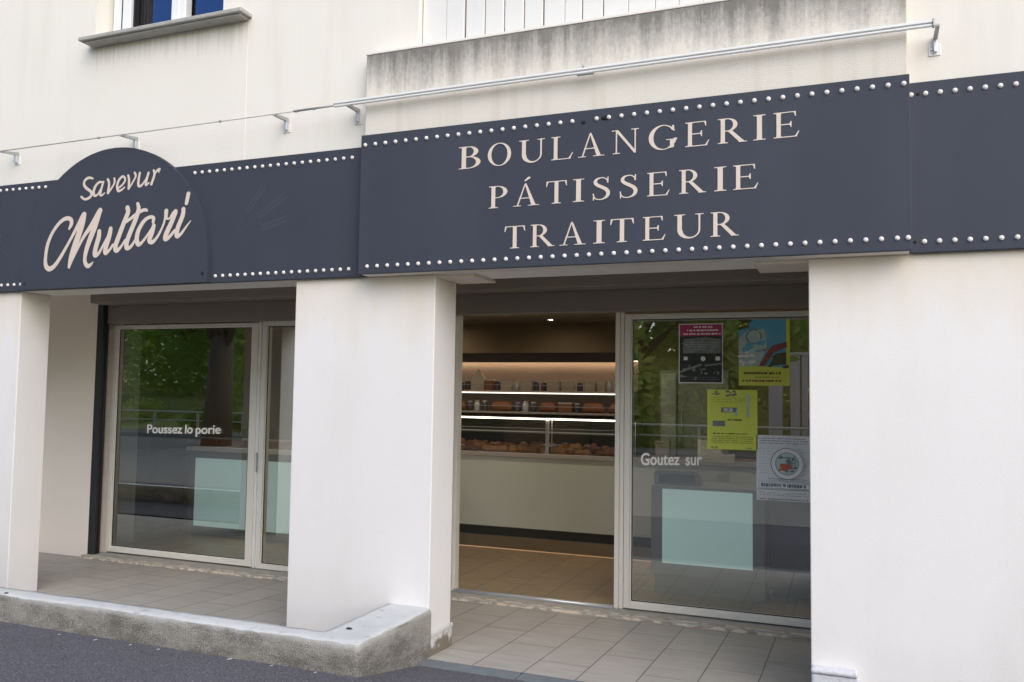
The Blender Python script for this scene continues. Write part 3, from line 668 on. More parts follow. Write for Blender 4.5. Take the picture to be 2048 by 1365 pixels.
def G_U(X, Y):
    F = U(stem(X, Y, .10, foot=False, y0=.32, sl=.09, sr=.09), stem(X, Y, .66, w=.045, foot=False, y0=.32, sl=.09, sr=.09))
    return U(F, I_(ell(X, Y, .4025, .34, .3025, .355), -ell(X, Y, .4475, .34, .2125, .295), Y-.345))
def G_A(X, Y):
    return U(poly(X, Y, [(.625, 0), (.77, 0), (.44, 1.01), (.385, 1.01)]), poly(X, Y, [(.115, 0), (.165, 0), (.42, .98), (.375, .96)]), rect(X, Y, .20, .33, .62, .37),
             rect(X, Y, .0, 0, .27, .032), rect(X, Y, .50, 0, .88, .032))
def G_A_ACC(X, Y): return U(G_A(X, Y), cap(X, Y, (.40, 1.13, .028), (.53, 1.25, .048)))
def G_N(X, Y):
    return U(stem(X, Y, .14, w=.042, sl=.10, sr=.10, head=False), stem(X, Y, .76, w=.042, foot=False, sl=.11, sr=.10), poly(X, Y, [(.13, .965), (.752, -.015), (.802, -.015), (.802, .07), (.215, 1.0), (.13, 1.0)]), rect(X, Y, .0, .966, .20, 1))
def G_S(X, Y):
    sp = smooth_path([(.475, .79, .018), (.44, .895, .02), (.36, .962, .024), (.27, .972, .026), (.17, .93, .040), (.115, .83, .055), (.13, .72, .064), (.22, .625, .070), (.33, .545, .072), (.43, .455, .072), (.485, .345, .064), (.485, .22, .058), (.43, .11, .045), (.33, .042, .028), (.23, .026, .024), (.12, .07, .022), (.065, .18, .018), (.045, .29, .012)])
    F = np.full(X.shape, 9.0)
    sp = [(a, b, c*.88) for a, b, c in sp]
    for a, b in zip(sp, sp[1:]): F = np.minimum(F, cap(X, Y, a, b))
    return U(F, poly(X, Y, [(.455, .74), (.495, .74), (.50, 1.0), (.47, 1.0)]), poly(X, Y, [(.045, .0), (.075, .0), (.075, .30), (.045, .30)]))
GL = {'B': G_B, 'O': G_O, 'U': G_U, 'L': G_L, 'A': G_A, 'Á': G_A_ACC, 'N': G_N, 'G': G_G, 'E': G_E, 'R': G_R, 'I': G_I, 'P': G_P, 'T': G_T, 'S': G_S}
GC = {}
def glyph(c):
    if c not in GC:
        st = .009; xs = np.arange(-.12, 1.05, st); ys = np.arange(-.08, 1.40, st); X, Y = np.meshgrid(xs, ys)
        ls = contours(GL[c](X, Y), xs, ys); ax = [q[0] for l in ls for q in l if q[1] < 1.1]
        GC[c] = ([simplify(l, .0018) for l in ls], min(ax), max(ax))
    return GC[c]
def serif_line(letters, z0, h, y0, name, parent, rise=0):
    loops = []; xa, xb = letters[0][1], letters[-1][2]
    for c, x0, x1 in letters:
        ls, a, b = glyph(c); s = (x1-x0)/(b-a)
        for l in ls: loops.append([(x0+(u-a)*s, z0+v*h+rise*(x0+(u-a)*s-xa)/(xb-xa)) for u, v in l])
    return flat_mesh(name, loops, y0+.001, .002, M['letter_cream'], parent)

# ================================================================== signs
bulb_me = None
def bulb(parent, x, y, z, r=.0122):
    global bulb_me
    if bulb_me is None:
        m = MB(); m.lathe([(r*1.02, 0), (r*1.02, .003), (r, .003), (r*.95, .006), (r*.72, .0095), (r*.38, .0115), (.0005, .012)], (0, 0, 0), 16, axis='y')
        o = m.build('bulb', M['bulb_white']); bulb_me = o.data; bpy.data.objects.remove(o)
    o = bpy.data.objects.new('bulb', bulb_me); COL.objects.link(o); o.parent = parent; o.location = Vector((x, y, z))-parent.location; return o
def hole(m, x, y, z, rx, rz): m.lathe([(rx, 0), (rx, .002), (rx*.5, .0022)], (x, y, z), 10, sy=rz/rx, axis='y')
# main sign on the projecting bay
s1 = empty('shop_sign', (-1.32, -.10, 2.95), label='large projecting navy sign reading BOULANGERIE PÁTISSERIE TRAITEUR with two rows of white bulbs', cat='sign')
MB().box(-2.925, .278, -.133, -.1045, 2.490, 3.388, bev=.003).build('board', M['sign_navy'], s1)
YS = -.1355
serif_line([('B', -2.228, -2.082), ('O', -2.035, -1.884), ('U', -1.833, -1.671), ('L', -1.63, -1.498), ('A', -1.466, -1.309), ('N', -1.267, -1.109), ('G', -1.053, -.893), ('E', -.849, -.718), ('R', -.672, -.518), ('I', -.485, -.422), ('E', -.381, -.251)], 3.107, .137, YS, 'lettering', s1, rise=.012)
serif_line([('P', -2.024, -1.904), ('Á', -1.866, -1.702), ('T', -1.66, -1.532), ('I', -1.495, -1.428), ('S', -1.377, -1.274), ('S', -1.218, -1.115), ('E', -1.061, -.935), ('R', -.882, -.735), ('I', -.692, -.627), ('E', -.591, -.46)], 2.852, .133, YS, 'lettering', s1, rise=.006)
serif_line([('T', -1.919, -1.788), ('R', -1.753, -1.603), ('A', -1.573, -1.416), ('I', -1.371, -1.302), ('T', -1.272, -1.135), ('E', -1.084, -.956), ('U', -.909, -.748), ('R', -.711, -.562)], 2.603, .133, YS, 'lettering', s1, rise=.007)
for i in range(44):
    x = -2.892+.0731*i
    if i != 20: bulb(s1, x, -.1335, 3.322+.018*i/43)
    bulb(s1, x+.034 if i < 43 else .262, -.1335, 2.537+.016*i/43)
m = MB(); hole(m, -1.436, -.1335, 3.318, .014, .010); m.build('fixing_hole', M['hole_black'], s1); m = MB(); hole(m, -1.30, -.1335, 3.330, .030, .013); m.build('fixing_hole', M['hole_black'], s1)
# left fascia
s2 = empty('fascia_board', (-5, 0, 2.9), label='long navy fascia with white bulbs left of the big sign, behind the arched sign', cat='sign')
MB().box(-9, -2.93, -.036, -.001, 2.490, 3.345, bev=.003).build('board', M['sign_navy'], s2)
for i in range(21): bulb(s2, -4.357+.06535*i, -.0365, 3.286-.006*i/20)
for i in range(18): bulb(s2, -4.142+.0639*i, -.0365, 2.536+.006*i/17)
for i in range(44): bulb(s2, -5.824-.0707*i, -.0365, 3.297+.001*i); 
for i in range(40): bulb(s2, -6.045-.0700*i, -.0365, 2.541)
# faint ears of wheat printed on the fascia
m = MB()
def ear(m, x, z, ang, L, n=9):
    dx, dz = math.cos(ang), math.sin(ang)
    P = lambda a, b: (x+dx*a-dz*b, -.0366, z+dz*a+dx*b)
    m.prism([(0, -.002), (L, -.0012), (L, .0012), (0, .002)], lambda a, b, d: P(a, b)[:1]+(-.036-d,)+P(a, b)[2:], 0, .0003)
    for k in range(n):
        a = L*(.35+.62*k/n)
        for s_ in (-1, 1):
            pts = [(a, s_*.004), (a+.022, s_*.020), (a+.050, s_*.026), (a+.034, s_*.010)]
            m.prism(pts, lambda u, v, d: P(u, v)[:1]+(-.036-d,)+P(u, v)[2:], 0, .0005)
for a_ in ((-3.98, 2.86, .9, .36), (-3.93, 2.85, .55, .42), (-3.90, 2.82, .25, .36), (-6.22, 2.80, 2.2, .36), (-6.20, 2.78, 2.6, .40)): m = MB(); ear(m, *a_); m.build('wheat_motif', M['wheat_print'], s2)
# right fascia
s3 = empty('fascia_board', (2, 0, 2.9), label='navy fascia strip with white bulbs at the right edge, right of the big sign', cat='sign')
MB().box(.279, 6, -.036, -.001, 2.490, 3.372, bev=.003).build('board', M['sign_navy'], s3)
for i in range(36):
    bulb(s3, .290+.0672*i, -.0365, 3.309)
    bulb(s3, .342+.0685*i, -.0365, 2.546)
m = MB(); hole(m, .322, -.0365, 3.309, .010, .006); m.build('fixing_hole', M['hole_black'], s3); m = MB(); hole(m, .300, -.0365, 2.546, .007, .009); m.build('fixing_hole', M['hole_black'], s3)
# arched sign
s4 = empty('arched_sign', (-5.09, -.04, 2.9), label='arched navy sign with the handwritten words Savevur Multari in cream', cat='sign')
pts = [(-5.995, 2.492), (-4.185, 2.492)]; cx, cz, rr = -5.09, 2.622, .905
for k in range(49):
    a = math.pi*k/48; pts.append((cx+rr*math.cos(a), cz+rr*math.sin(a)))
MB().prism(pts, lambda a, b, d: (a, d, b), -.074, -.0365).build('board', M['sign_navy'], s4)
m = MB()
rim = [(-5.995, 2.492)]+[(cx+rr*math.cos(math.pi-math.pi*k/48), cz+rr*math.sin(math.pi-math.pi*k/48)) for k in range(49)]+[(-4.185, 2.492)]
m2 = [m.bm.verts.new((a, -.0745, b)) for a, b in rim]; 
inner = [(cx+(a-cx)*.9955, cz+(b-cz)*.9955) for a, b in rim]; m3 = [m.bm.verts.new((a, -.0745, b)) for a, b in inner]
for i in range(len(rim)-1): m.face([m2[i], m2[i+1], m3[i+1], m3[i]])
m.build('rim', M['sign_edge'], s4)
script_word(SAVEVUR, 'lettering', -.0758, .002, s4, .0016)
script_word(MULTARI, 'lettering', -.0758, .002, s4)
m = MB(); hole(m, -4.225, -.0745, 2.555, .010, .013); m.build('fixing_screw', M['hole_black'], s4); m = MB(); hole(m, -5.96, -.0745, 2.535, .008, .010); m.build('fixing_screw', M['hole_black'], s4)

# ================================================================== awning rail and its brackets
br = empty('awning_rail', (-3, -.13, 3.6), label='long pale metal awning rail above the signs, thin on the left, thick on the right', cat='rail')
rz = lambda x: 3.583+(x+6.2)/6.59*.035
mb = MB()
def bar(x0, x1, y0, y1, dz0, dz1, bev=.004):
    b = bmesh.new(); 
    vs = [b.verts.new(p) for p in [(x0,y0,rz(x0)+dz0),(x1,y0,rz(x1)+dz0),(x1,y1,rz(x1)+dz0),(x0,y1,rz(x0)+dz0),(x0,y0,rz(x0)+dz1),(x1,y0,rz(x1)+dz1),(x1,y1,rz(x1)+dz1),(x0,y1,rz(x0)+dz1)]]
    for q in ((3,2,1,0),(4,5,6,7),(0,1,5,4),(1,2,6,5),(2,3,7,6),(3,0,4,7)): b.faces.new([vs[i] for i in q])
    if bev: bmesh.ops.bevel(b, geom=b.edges[:], offset=bev, segments=2, affect='EDGES')
    mb.add(b)
bar(-3.12, .385, -.172, -.142, .004, .020, .003); bar(-3.12, .385, -.168, -.150, -.013, .001, .003); mb.build('thick_bar', M['alu_white'], br)
mb = MB(); mb.tube((-9, -.15, rz(-9)), (-3.45, -.15, rz(-3.45)), .0042, seg=8); mb.tube((-3.44, -.15, rz(-3.44)), (-3.12, -.15, rz(-3.12)+.004), .008, seg=8)
for x in (-5.17, -4.05, -3.42, -3.28): mb.tube((x-.006, -.15, rz(x)), (x+.006, -.15, rz(x)), .010, seg=8)
mb.build('thin_rod', M['galv_dull'], br)
MB().tube((-1.43, -.165, rz(-1.43)+.02), (-1.43, -.165, rz(-1.43)+.036), .006).build('clip', M['galv_dull'], br); MB().box(-1.47, -1.37, -.178, -.15, rz(-1.43)-.021, rz(-1.43)-.014).build('clip', M['galv_dull'], br)
MB().box(.384, .394, -.176, -.138, rz(.39)-.015, rz(.39)+.024, .002).build('end_cap', M['galv_dull'], br)
def bracket(x, label, wall=0.0, drop=False):
    e = empty('rail_bracket', (x, wall, 3.56), label=label, cat='bracket', group='brackets holding the awning rail')
    MB().box(x-.028, x+.028, wall-.006, wall-.0005, 3.512, 3.575, .002).tube((x-.014, wall-.006, 3.545), (x-.014, wall-.012, 3.545), .006).build('wall_plate', M['alu_white'], e)
    MB().box(x-.006, x+.010, wall-.030, wall-.007, 3.525, 3.608, .002).build('upright', M['galv'], e)
    mm = MB(); mm.prism([(wall-.007, 3.585), (wall-.007, 3.612), (-.145, rz(x)+.004), (-.160, rz(x)-.012)], lambda a, b, d: (d, a, b), x-.006, x+.012); mm.build('arm', M['galv_dull'], e)
bracket(-6.19, 'rail bracket at the left edge, left of the arched sign'); bracket(-4.95, 'rail bracket right above the top of the arched sign')
bracket(-3.60, 'rail bracket between the arched sign and the big sign'); bracket(-3.03, 'rail bracket just left of the projecting bay where the rail thickens')
bracket(.405, 'rail bracket at the right end of the thick rail')
# ================================================================== inside the shop (setting of the interior)
mb = MB(); mb.quad((-10, 1.86, .089), (.9, 1.86, .089), (.9, 5.4, .089), (-10, 5.4, .089)); tag(mb.build('shop_floor', M['shop_tile']), kind='structure')
tag(MB().box(-10, .9, 1.9, 5.4, 2.62, 2.70).build('shop_ceiling', M['ceiling_paint']), kind='structure')
mb = MB(); mb.box(-10, .9, 5.32, 5.4, .05, 2.62); mb.box(.80, .9, 1.9, 5.32, .05, 2.62); mb.box(-10, -9.9, 1.9, 5.32, .05, 2.62); tag(mb.build('shop_wall', M['wall_brown']), kind='structure')
MB().box(-7.9, -7.14, 1.95, 2.30, .05, 2.62, bev=.004).build('inner_pillar', M['wall_grey'], bld)
# ---- serving counter
ct = empty('serving_counter', (-2.6, 3.71, .089), label='long glass-topped bakery counter with grey-green front, seen through the open door', cat='counter')
CX0, CX1 = -5.6, .70
MB().box(CX0, CX1, 3.715, 4.25, .33, 1.068).build('front_panel', M['counter_glassface'], ct)
MB().box(CX0, CX1, 3.74, 4.2, .232, .3295).build('plinth', M['counter_plinth'], ct)
MB().box(CX0, CX1, 3.715, 4.2, .106, .2315, bev=.004).build('kick_plate', M['steel_brushed'], ct)
MB().box(CX0, CX1, 3.722, 3.75, .094, .104).build('floor_light', M['led_floor'], ct)
mb = MB(); mb.box(CX0, CX1, 3.69, 3.73, 1.0685, 1.118, .006); mb.box(CX0, CX1, 3.7305, 4.3, 1.0685, 1.112); mb.build('worktop', M['counter_trim'], ct)
GX1 = -2.07
mb = MB(); mb.quad((CX0, 3.705, 1.118), (GX1, 3.705, 1.118), (GX1, 3.705, 1.468), (CX0, 3.705, 1.468)); mb.quad((CX0, 3.705, 1.492), (GX1, 3.705, 1.492), (GX1, 4.18, 1.492), (CX0, 4.18, 1.492))
mb.quad((CX0, 3.78, 1.34), (GX1, 3.78, 1.34), (GX1, 4.1, 1.34), (CX0, 4.1, 1.34)); mb.build('case_glass', M['glass_case'], ct)
MB().box(CX0, GX1, 3.69, 3.715, 1.473, 1.486, .003).build('light_strip', M['led_case'], ct)
mb = MB(); mb.box(CX0, GX1, 3.690, 3.73, 1.4865, 1.494); mb.box(CX0, GX1, 3.775, 3.782, 1.335, 1.345); mb.box(CX0, GX1, 3.775, 3.782, 1.375, 1.378)
for x in (-4.2, -2.985, -2.095): mb.box(x-.018, x+.018, 3.712, 3.735, 1.118, 1.468, .003); mb.tube((x+.045, 3.74, 1.118), (x+.045, 3.74, 1.468), .004)
mb.build('case_frame', M['alu_white'], ct)
MB().box(CX0, GX1, 4.18, 4.2, 1.113, 1.30).box(CX0, GX1, 4.18, 4.2, 1.40, 1.49).build('case_back', M['wall_dark'], ct)
# ---- back shelf
sh = empty('wall_shelf', (-2.6, 4.5, .089), label='lit display shelving along the rear wall behind the serving counter', cat='shelf')
SX0, SX1 = -5.4, -2.24
MB().box(SX0, SX1, 4.66, 4.70, .089, 2.20).build('back_panel', M['wall_pale'], sh)
MB().box(SX0, SX1, 4.30, 4.70, 2.125, 2.205, .003).build('valance', M['wall_dark'], sh)
MB().box(SX0, SX1, 4.28, 4.2995, 2.098, 2.206).build('valance_lip', M['wall_dark'], sh)
MB().box(SX0, SX1, 4.595, 4.63, 2.119, 2.1245).build('valance_light', M['led_warm'], sh)
for z in (1.755, 1.515): MB().box(SX0, SX1, 4.29, 4.66, z, z+.022, .002).build('shelf_board', M['counter_trim'], sh)
MB().box(SX0, SX1, 4.287, 4.312, 1.743, 1.7545).build('shelf_light', M['led_white'], sh)
mb = MB(); mb.tube((SX0, 4.30, 1.84), (SX1, 4.30, 1.84), .003, seg=6); mb.tube((SX0, 4.30, 1.60), (SX1, 4.30, 1.60), .003, seg=6); mb.build('guard_rail', M['galv_dull'], sh)
# ---- goods on the shelves
ORD = ['first', 'second', 'third', 'fourth', 'fifth', 'sixth', 'seventh', 'eighth', 'ninth', 'tenth', 'eleventh', 'twelfth', 'thirteenth', 'fourteenth', 'fifteenth', 'sixteenth', 'seventeenth', 'eighteenth', 'nineteenth', 'twentieth', 'twenty-first', 'twenty-second', 'twenty-third', 'twenty-fourth', 'twenty-fifth', 'twenty-sixth', 'twenty-seventh', 'twenty-eighth', 'twenty-ninth', 'thirtieth']
def jar(x, y, z, r, h, m_, label, grp):
    e = empty('jar', (x, y, z), label=label, cat='jar', group=grp)
    MB().lathe([(r*.9, 0), (r, .006), (r, h*.72), (r*.7, h*.82), (r*.7, h*.86)], (x, y, z), 14).build('glass_body', M[m_], e)
    MB().lathe([(r*.74, h*.861), (r*.76, h*.87), (r*.76, h*.99), (r*.6, h)], (x, y, z), 14).build('lid', M['box_cream'], e)
def carton(x, y, z, w_, h, m_, label, grp, name='carton', cat='box'):
    e = empty(name, (x, y, z), label=label, cat=cat, group=grp)
    MB().box(x-w_/2, x+w_/2, y-.06, y+.06, z, z+h*.86, .004).build('box_body', M[m_], e)
    MB().box(x-w_/2-.002, x+w_/2+.002, y-.062, y+.062, z+h*.861, z+h, .003).build('lid', M['counter_trim'], e)
def cone_bag(x, y, z, w_, h, label, grp):
    e = empty('gift_bag', (x, y, z), label=label, cat='bag', group=grp)
    m = MB(); b = [m.bm.verts.new(p) for p in [(x-w_/2, y-.04, z), (x+w_/2, y-.04, z), (x+w_/2, y+.04, z), (x-w_/2, y+.04, z)]]; t_ = [m.bm.verts.new(p) for p in [(x-w_*.46, y-.035, z+h*.55), (x+w_*.46, y-.035, z+h*.55), (x+w_*.46, y+.035, z+h*.55), (x-w_*.46, y+.035, z+h*.55)]]; q = [m.bm.verts.new(p) for p in [(x-.008, y-.004, z+h), (x+.008, y-.004, z+h), (x+.008, y+.004, z+h), (x-.008, y+.004, z+h)]]
    m.face(b[::-1]); m.face(q)
    for A, B in ((b, t_), (t_, q)):
        for i in range(4): m.face([A[i], A[(i+1) % 4], B[(i+1) % 4], B[i]])
    m.build('paper_bag', M['box_cream'], e)
rnd = random.Random(3)
cnt = {}
def nxt(k): cnt[k] = cnt.get(k, 0)+1; return ORD[(cnt[k]-1) % 30]
x = -4.55; zA = 1.777; pat = ['jd', 'c', 'jb', 'jd', 'cone', 'o', 'jb', 'c', 'jp', 'c', 'jb', 'jb', 'c', 'c', 'jb', 'c', 'c', 'jp', 'c', 'cone', 'jd', 'c', 'c', 'jb', 'c', 'jp', 'c', 'cone', 'c', 'jb', 'c', 'c', 'jd', 'c']
i = 0
while x < -2.42:
    k = pat[i % len(pat)]; i += 1
    if k[0] == 'j':
        r_ = .032; nm = {'jd': 'dark', 'jb': 'blue-black', 'jp': 'pale'}[k]; x += r_
        jar(x, 4.40, zA, r_, rnd.uniform(.10, .125), {'jd': 'jar_dark', 'jb': 'jar_blue', 'jp': 'jar_pale'}[k], f'{nxt("A"+k)} {nm} jar from the left on the upper rear shelf', 'jars on the upper shelf'); x += r_+rnd.uniform(.012, .04)
    elif k == 'cone':
        x += .08; cone_bag(x, 4.42, zA, .17, .245, f'{nxt("cone")} pointed cream gift bag from the left on the upper shelf', 'gift bags on the upper shelf'); x += .10
    else:
        w_ = rnd.uniform(.08, .16); x += w_/2; carton(x, 4.42, zA, w_, rnd.uniform(.105, .125), 'box_orange' if k == 'o' else 'box_cream', f'{nxt("Ac"+k)} {"orange" if k == "o" else "cream"} carton from the left on the upper rear shelf', 'cartons on the upper shelf'); x += w_/2+rnd.uniform(.006, .03)
def loaf(x, y, z, L, W, H, m_, label, grp, name='loaf', rot=0, cat='bread', cuts=3):
    m = MB(); n, s = 12, 10; rings = []; c_, s_ = math.cos(rot), math.sin(rot)
    for a in range(n+1):
        u = -1+2*a/n; k = max(.02, (1-abs(u)**3))**.5
        k2 = 1+(.10 if cuts and int((u+1)*cuts) != int((u+1)*cuts+.5) else 0)
        ring = []
        for b in range(s):
            t_ = 2*math.pi*b/s; px, py, pz = u*L/2, math.cos(t_)*W/2*k, max(-.0, .42+math.sin(t_)*.5)*H*(k*.7+.3)*k2
            px += .1*W*math.sin(u*3); ring.append(m.bm.verts.new((x+px*c_-py*s_, y+px*s_+py*c_, z+pz)))
        rings.append(ring)
    for A, B in zip(rings, rings[1:]):
        for b in range(s): f = m.face([A[b], A[(b+1) % s], B[(b+1) % s], B[b]]); f.smooth = True
    m.face(rings[0][::-1]); m.face(rings[-1])
    return tag(m.build(name, M[m_], loc=(x, y, z)), label, cat, grp)
x = -4.6; zB = 1.538; i = 0; pat = ['card', 'l', 'jd', 'jp', 'jd', 'l', 'jb', 'jp', 'jd', 'l', 'o', 'jd', 'l', 'l', 'jb', 'o', 'l', 'jp', 'l', 'o', 'jd', 'l', 'card', 'l', 'jb', 'jp', 'o', 'l', 'jd']
while x < -2.42:
    k = pat[i % len(pat)]; i += 1
    if k[0] == 'j':
        r_ = .035; x += r_; nm = {'jd': 'dark', 'jb': 'blue-black', 'jp': 'pale'}[k]
        jar(x, 4.38, zB, r_, rnd.uniform(.10, .12), {'jd': 'jar_dark', 'jb': 'jar_blue', 'jp': 'jar_pale'}[k], f'{nxt("B"+k)} {nm} jar from the left on the lower rear shelf', 'jars on the lower shelf'); x += r_+rnd.uniform(.01, .03)
    elif k == 'card':
        e = MB().box(x, x+.13, 4.33, 4.336, zB, zB+.12, .001).box(x+.02, x+.11, 4.336, 4.37, zB, zB+.004); tag(e.build('price_card', M['card_white'], loc=(x, 4.33, zB)), f'{nxt("card")} white card from the left standing on the lower shelf', 'card', 'cards on the lower shelf'); x += .145
    elif k == 'l':
        L = rnd.uniform(.18, .28); x += L/2; loaf(x, 4.42, zB, L, .12, .12, 'box_orange', f'{nxt("loaf")} orange-brown loaf from the left on the lower rear shelf', 'loaves on the lower shelf'); x += L/2+rnd.uniform(.01, .05)
    else:
        w_ = rnd.uniform(.10, .2); x += w_/2; carton(x, 4.42, zB, w_, .11, 'box_orange', f'{nxt("Bc")} orange carton from the left on the lower rear shelf', 'cartons on the lower shelf'); x += w_/2+.02
# ---- pastries in the case
x = -4.6; GR = 'pastries heaped in the glass display case'; i = 0
while x < -2.2:
    for row, yy in enumerate((3.79, 3.90, 4.02)):
        k = rnd.choice(['long', 'round', 'croissant', 'nut']) if x > -4.1 else 'long'
        xx = x+rnd.uniform(-.03, .03); z = 1.1125; mm = rnd.choice(['bread_brown', 'bread_gold', 'bread_dark'])
        col = {'bread_brown': 'brown', 'bread_gold': 'golden', 'bread_dark': 'dark brown'}[mm]
        rw = ('front', 'middle', 'rear')[row]
        if k in ('long', 'croissant'):
            loaf(xx, yy, z, rnd.uniform(.15, .20), .075, rnd.uniform(.06, .085)+.02*row, mm, f'{col} oblong pastry in the {rw} row of the glass display case', GR+', '+rw+' row '+col, 'pastry', rnd.uniform(-.5, .5), 'pastry', 5)
        else:
            m = MB(); r_ = rnd.uniform(.05, .065); h = rnd.uniform(.045, .075)+.02*row
            m.lathe([(r_*.7, 0), (r_, h*.3), (r_*1.02, h*.55), (r_*.8, h*.85), (r_*.4, h), (.001, h*1.02)], (xx, yy, z), 14)
            o = m.build('bun', M[mm], loc=(xx, yy, z)); tag(o, f'{col} round bun{" with nuts" if k == "nut" else ""} in the {rw} row of the display case', 'bun', GR+', '+rw+' '+col+(' nutty' if k == 'nut' else ' plain'))
            if k == 'nut':
                m = MB()
                for _ in range(9):
                    a = rnd.uniform(0, 6.28); q = rnd.uniform(0, r_*.75); m.lathe([(.001, -.002), (.008, .003), (.006, .009), (.001, .011)], (xx+q*math.cos(a), yy+q*math.sin(a), z+h*(1-.25*(q/r_)**2)), 6)
                m.build('nut_topping', M['nut_cream'], o)
    x += rnd.uniform(.135, .175)
# small white dish in the case
m = MB(); m.lathe([(.05, 0), (.055, .006), (.105, .020), (.10, .022), (.05, .010), (.001, .009)], (-2.96, 3.80, 1.19), 24); m.lathe([(.012, -.078), (.012, 0)], (-2.96, 3.80, 1.19), 10)
tag(m.build('dish', M['card_white'], loc=(-2.96, 3.80, 1.113)), 'small white footed dish at the foot of the case upright', 'dish')
# ---- cash counters with pale panels
def cash_counter(x0, x1, y, z0, z1, px0, px1, pz0, pz1, label, plinth=True):
    e = empty('cash_counter', (x0, y, .089), label=label, cat='counter')
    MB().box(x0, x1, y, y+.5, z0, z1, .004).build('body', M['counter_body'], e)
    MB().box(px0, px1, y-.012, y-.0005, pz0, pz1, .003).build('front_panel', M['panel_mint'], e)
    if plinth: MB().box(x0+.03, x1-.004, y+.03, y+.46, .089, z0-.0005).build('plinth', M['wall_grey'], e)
    return e
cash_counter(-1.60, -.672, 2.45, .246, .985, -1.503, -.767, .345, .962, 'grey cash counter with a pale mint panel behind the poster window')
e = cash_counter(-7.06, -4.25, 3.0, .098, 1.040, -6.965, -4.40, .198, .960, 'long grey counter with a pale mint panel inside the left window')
MB().box(-7.09, -4.25, 2.97, 3.5, 1.041, 1.088, .004).build('worktop', M['card_white'], e)
for k, (a, b) in enumerate(((-7.0, -6.72), (-6.70, -6.35), (-6.33, -6.02), (-5.98, -5.62), (-5.5, -5.2))):
    carton((a+b)/2, 3.12, 1.0885, b-a, .10, 'box_orange', f'{ORD[k]} low brown box from the left on the counter in the left window', 'low boxes on the left counter')
def rounded(x0, x1, y0, y1, z0, z1, mname, name, label, cat):
    m = MB(); r_ = min(.07, (z1-z0)*.8); pts = [(x0, z0), (x1, z0)]
    for k in range(7): a = math.pi/2*k/6; pts.append((x1-r_+r_*math.cos(a), z1-r_+r_*math.sin(a)))
    for k in range(7): a = math.pi/2*(1+k/6); pts.append((x0+r_*.5+r_*.5*math.cos(a), z1-r_*.5+r_*.5*math.sin(a)))
    e = empty(name, ((x0+x1)/2, y0, z0), label=label, cat=cat)
    m.prism(pts, lambda a, b, d: (a, d, b), y0, y1); m.build('housing', M[mname], e)
    MB().box(x0+.04, x1-.05, y0-.004, y0-.0005, z0+.02, z1-.03, .002).build('rear_cover', M['rubber'], e)
rounded(-1.60, -1.20, 2.56, 2.66, .986, 1.105, 'counter_body', 'till', 'dark grey rounded till on the cash counter behind the poster window', 'till')
rounded(-6.62, -6.20, 3.30, 3.40, 1.0885, 1.28, 'rubber', 'till', 'black rounded till on the long counter in the left window', 'till')
# dark low cabinets
def low_cab(x0, x1, y, label):
    e = empty('low_cabinet', (x0, y, .089), label=label, cat='cabinet')
    MB().box(x0, x1, y, y+.45, .15, .97, .004).build('body', M['navy_lacquer'], e); MB().box(x0+.02, x1-.02, y+.03, y+.42, .089, .1495).build('plinth', M['counter_plinth'], e)
    MB().box(x0-.005, x1+.005, y-.01, y+.46, .9705, .99, .003).build('top', M['wall_dark'], e)
    mm = (x0+x1)/2; MB().box(mm-.003, mm+.003, y-.002, y-.0002, .16, .96).tube((mm-.04, y-.02, .5), (mm-.04, y-.02, .66), .005).build('handle', M['galv_dull'], e)
mat('fridge_grey', (.26, .27, .26), .5, var=.03)
mat('navy_lacquer', (.012, .015, .026), .3, var=.1)
low_cab(-8.5, -7.30, 2.75, 'dark low cabinet in the left end of the shop, beside the grey inner pillar'); low_cab(-.66, .30, 2.7, 'dark low cabinet right of the cash counter, behind the poster window')
# paper bag
m = MB(); m.prism([(-1.33, 1.118), (-1.06, 1.118), (-1.05, 1.20), (-1.15, 1.185), (-1.34, 1.24)], lambda a, b, d: (a, d, b), 3.60, 3.63); 
bagm = tag(m.build('paper_bag', M['card_white'], loc=(-1.2, 3.61, 1.118)), 'white folded paper leaning on the counter edge behind the poster window', 'paper')
# ceiling lights
for k, (x, y) in enumerate(((-3.30, 4.70), (-4.9, 4.9), (-2.2, 3.0), (-4.0, 3.0), (-.6, 3.0), (-5.6, 2.7))):
    e = empty('ceiling_spot', (x, y, 2.619), label=['small warm spotlight in the ceiling above the rear shelf, seen over the open door', 'small ceiling spotlight above the left end of the rear shelf', 'ceiling spotlight inside the open door on the right', 'ceiling spotlight inside the open door on the left', 'ceiling spotlight behind the poster window', 'ceiling spotlight above the left counter'][k], cat='ceiling light', group='ceiling spotlights')
    MB().lathe([(.055, 0), (.055, -.006), (.028, -.007), (.028, -.002)], (x, y, 2.6195), 16).build('ring', M['alu_white'], e); MB().lathe([(.026, -.0025), (.026, -.004)], (x, y, 2.6195), 16).build('lens', M['spot_dim' if k < 2 else 'spot_glow'], e)
e = empty('ceiling_vent', (-2.62, 4.9, 2.615), label='dark round ceiling vent visible at the top of the open door', cat='vent')
MB().lathe([(.26, 0), (.26, -.012), (.22, -.02), (.08, -.03), (.001, -.03)], (-2.62, 4.9, 2.6195), 24).build('vent_cover', M['wall_brown'], e)

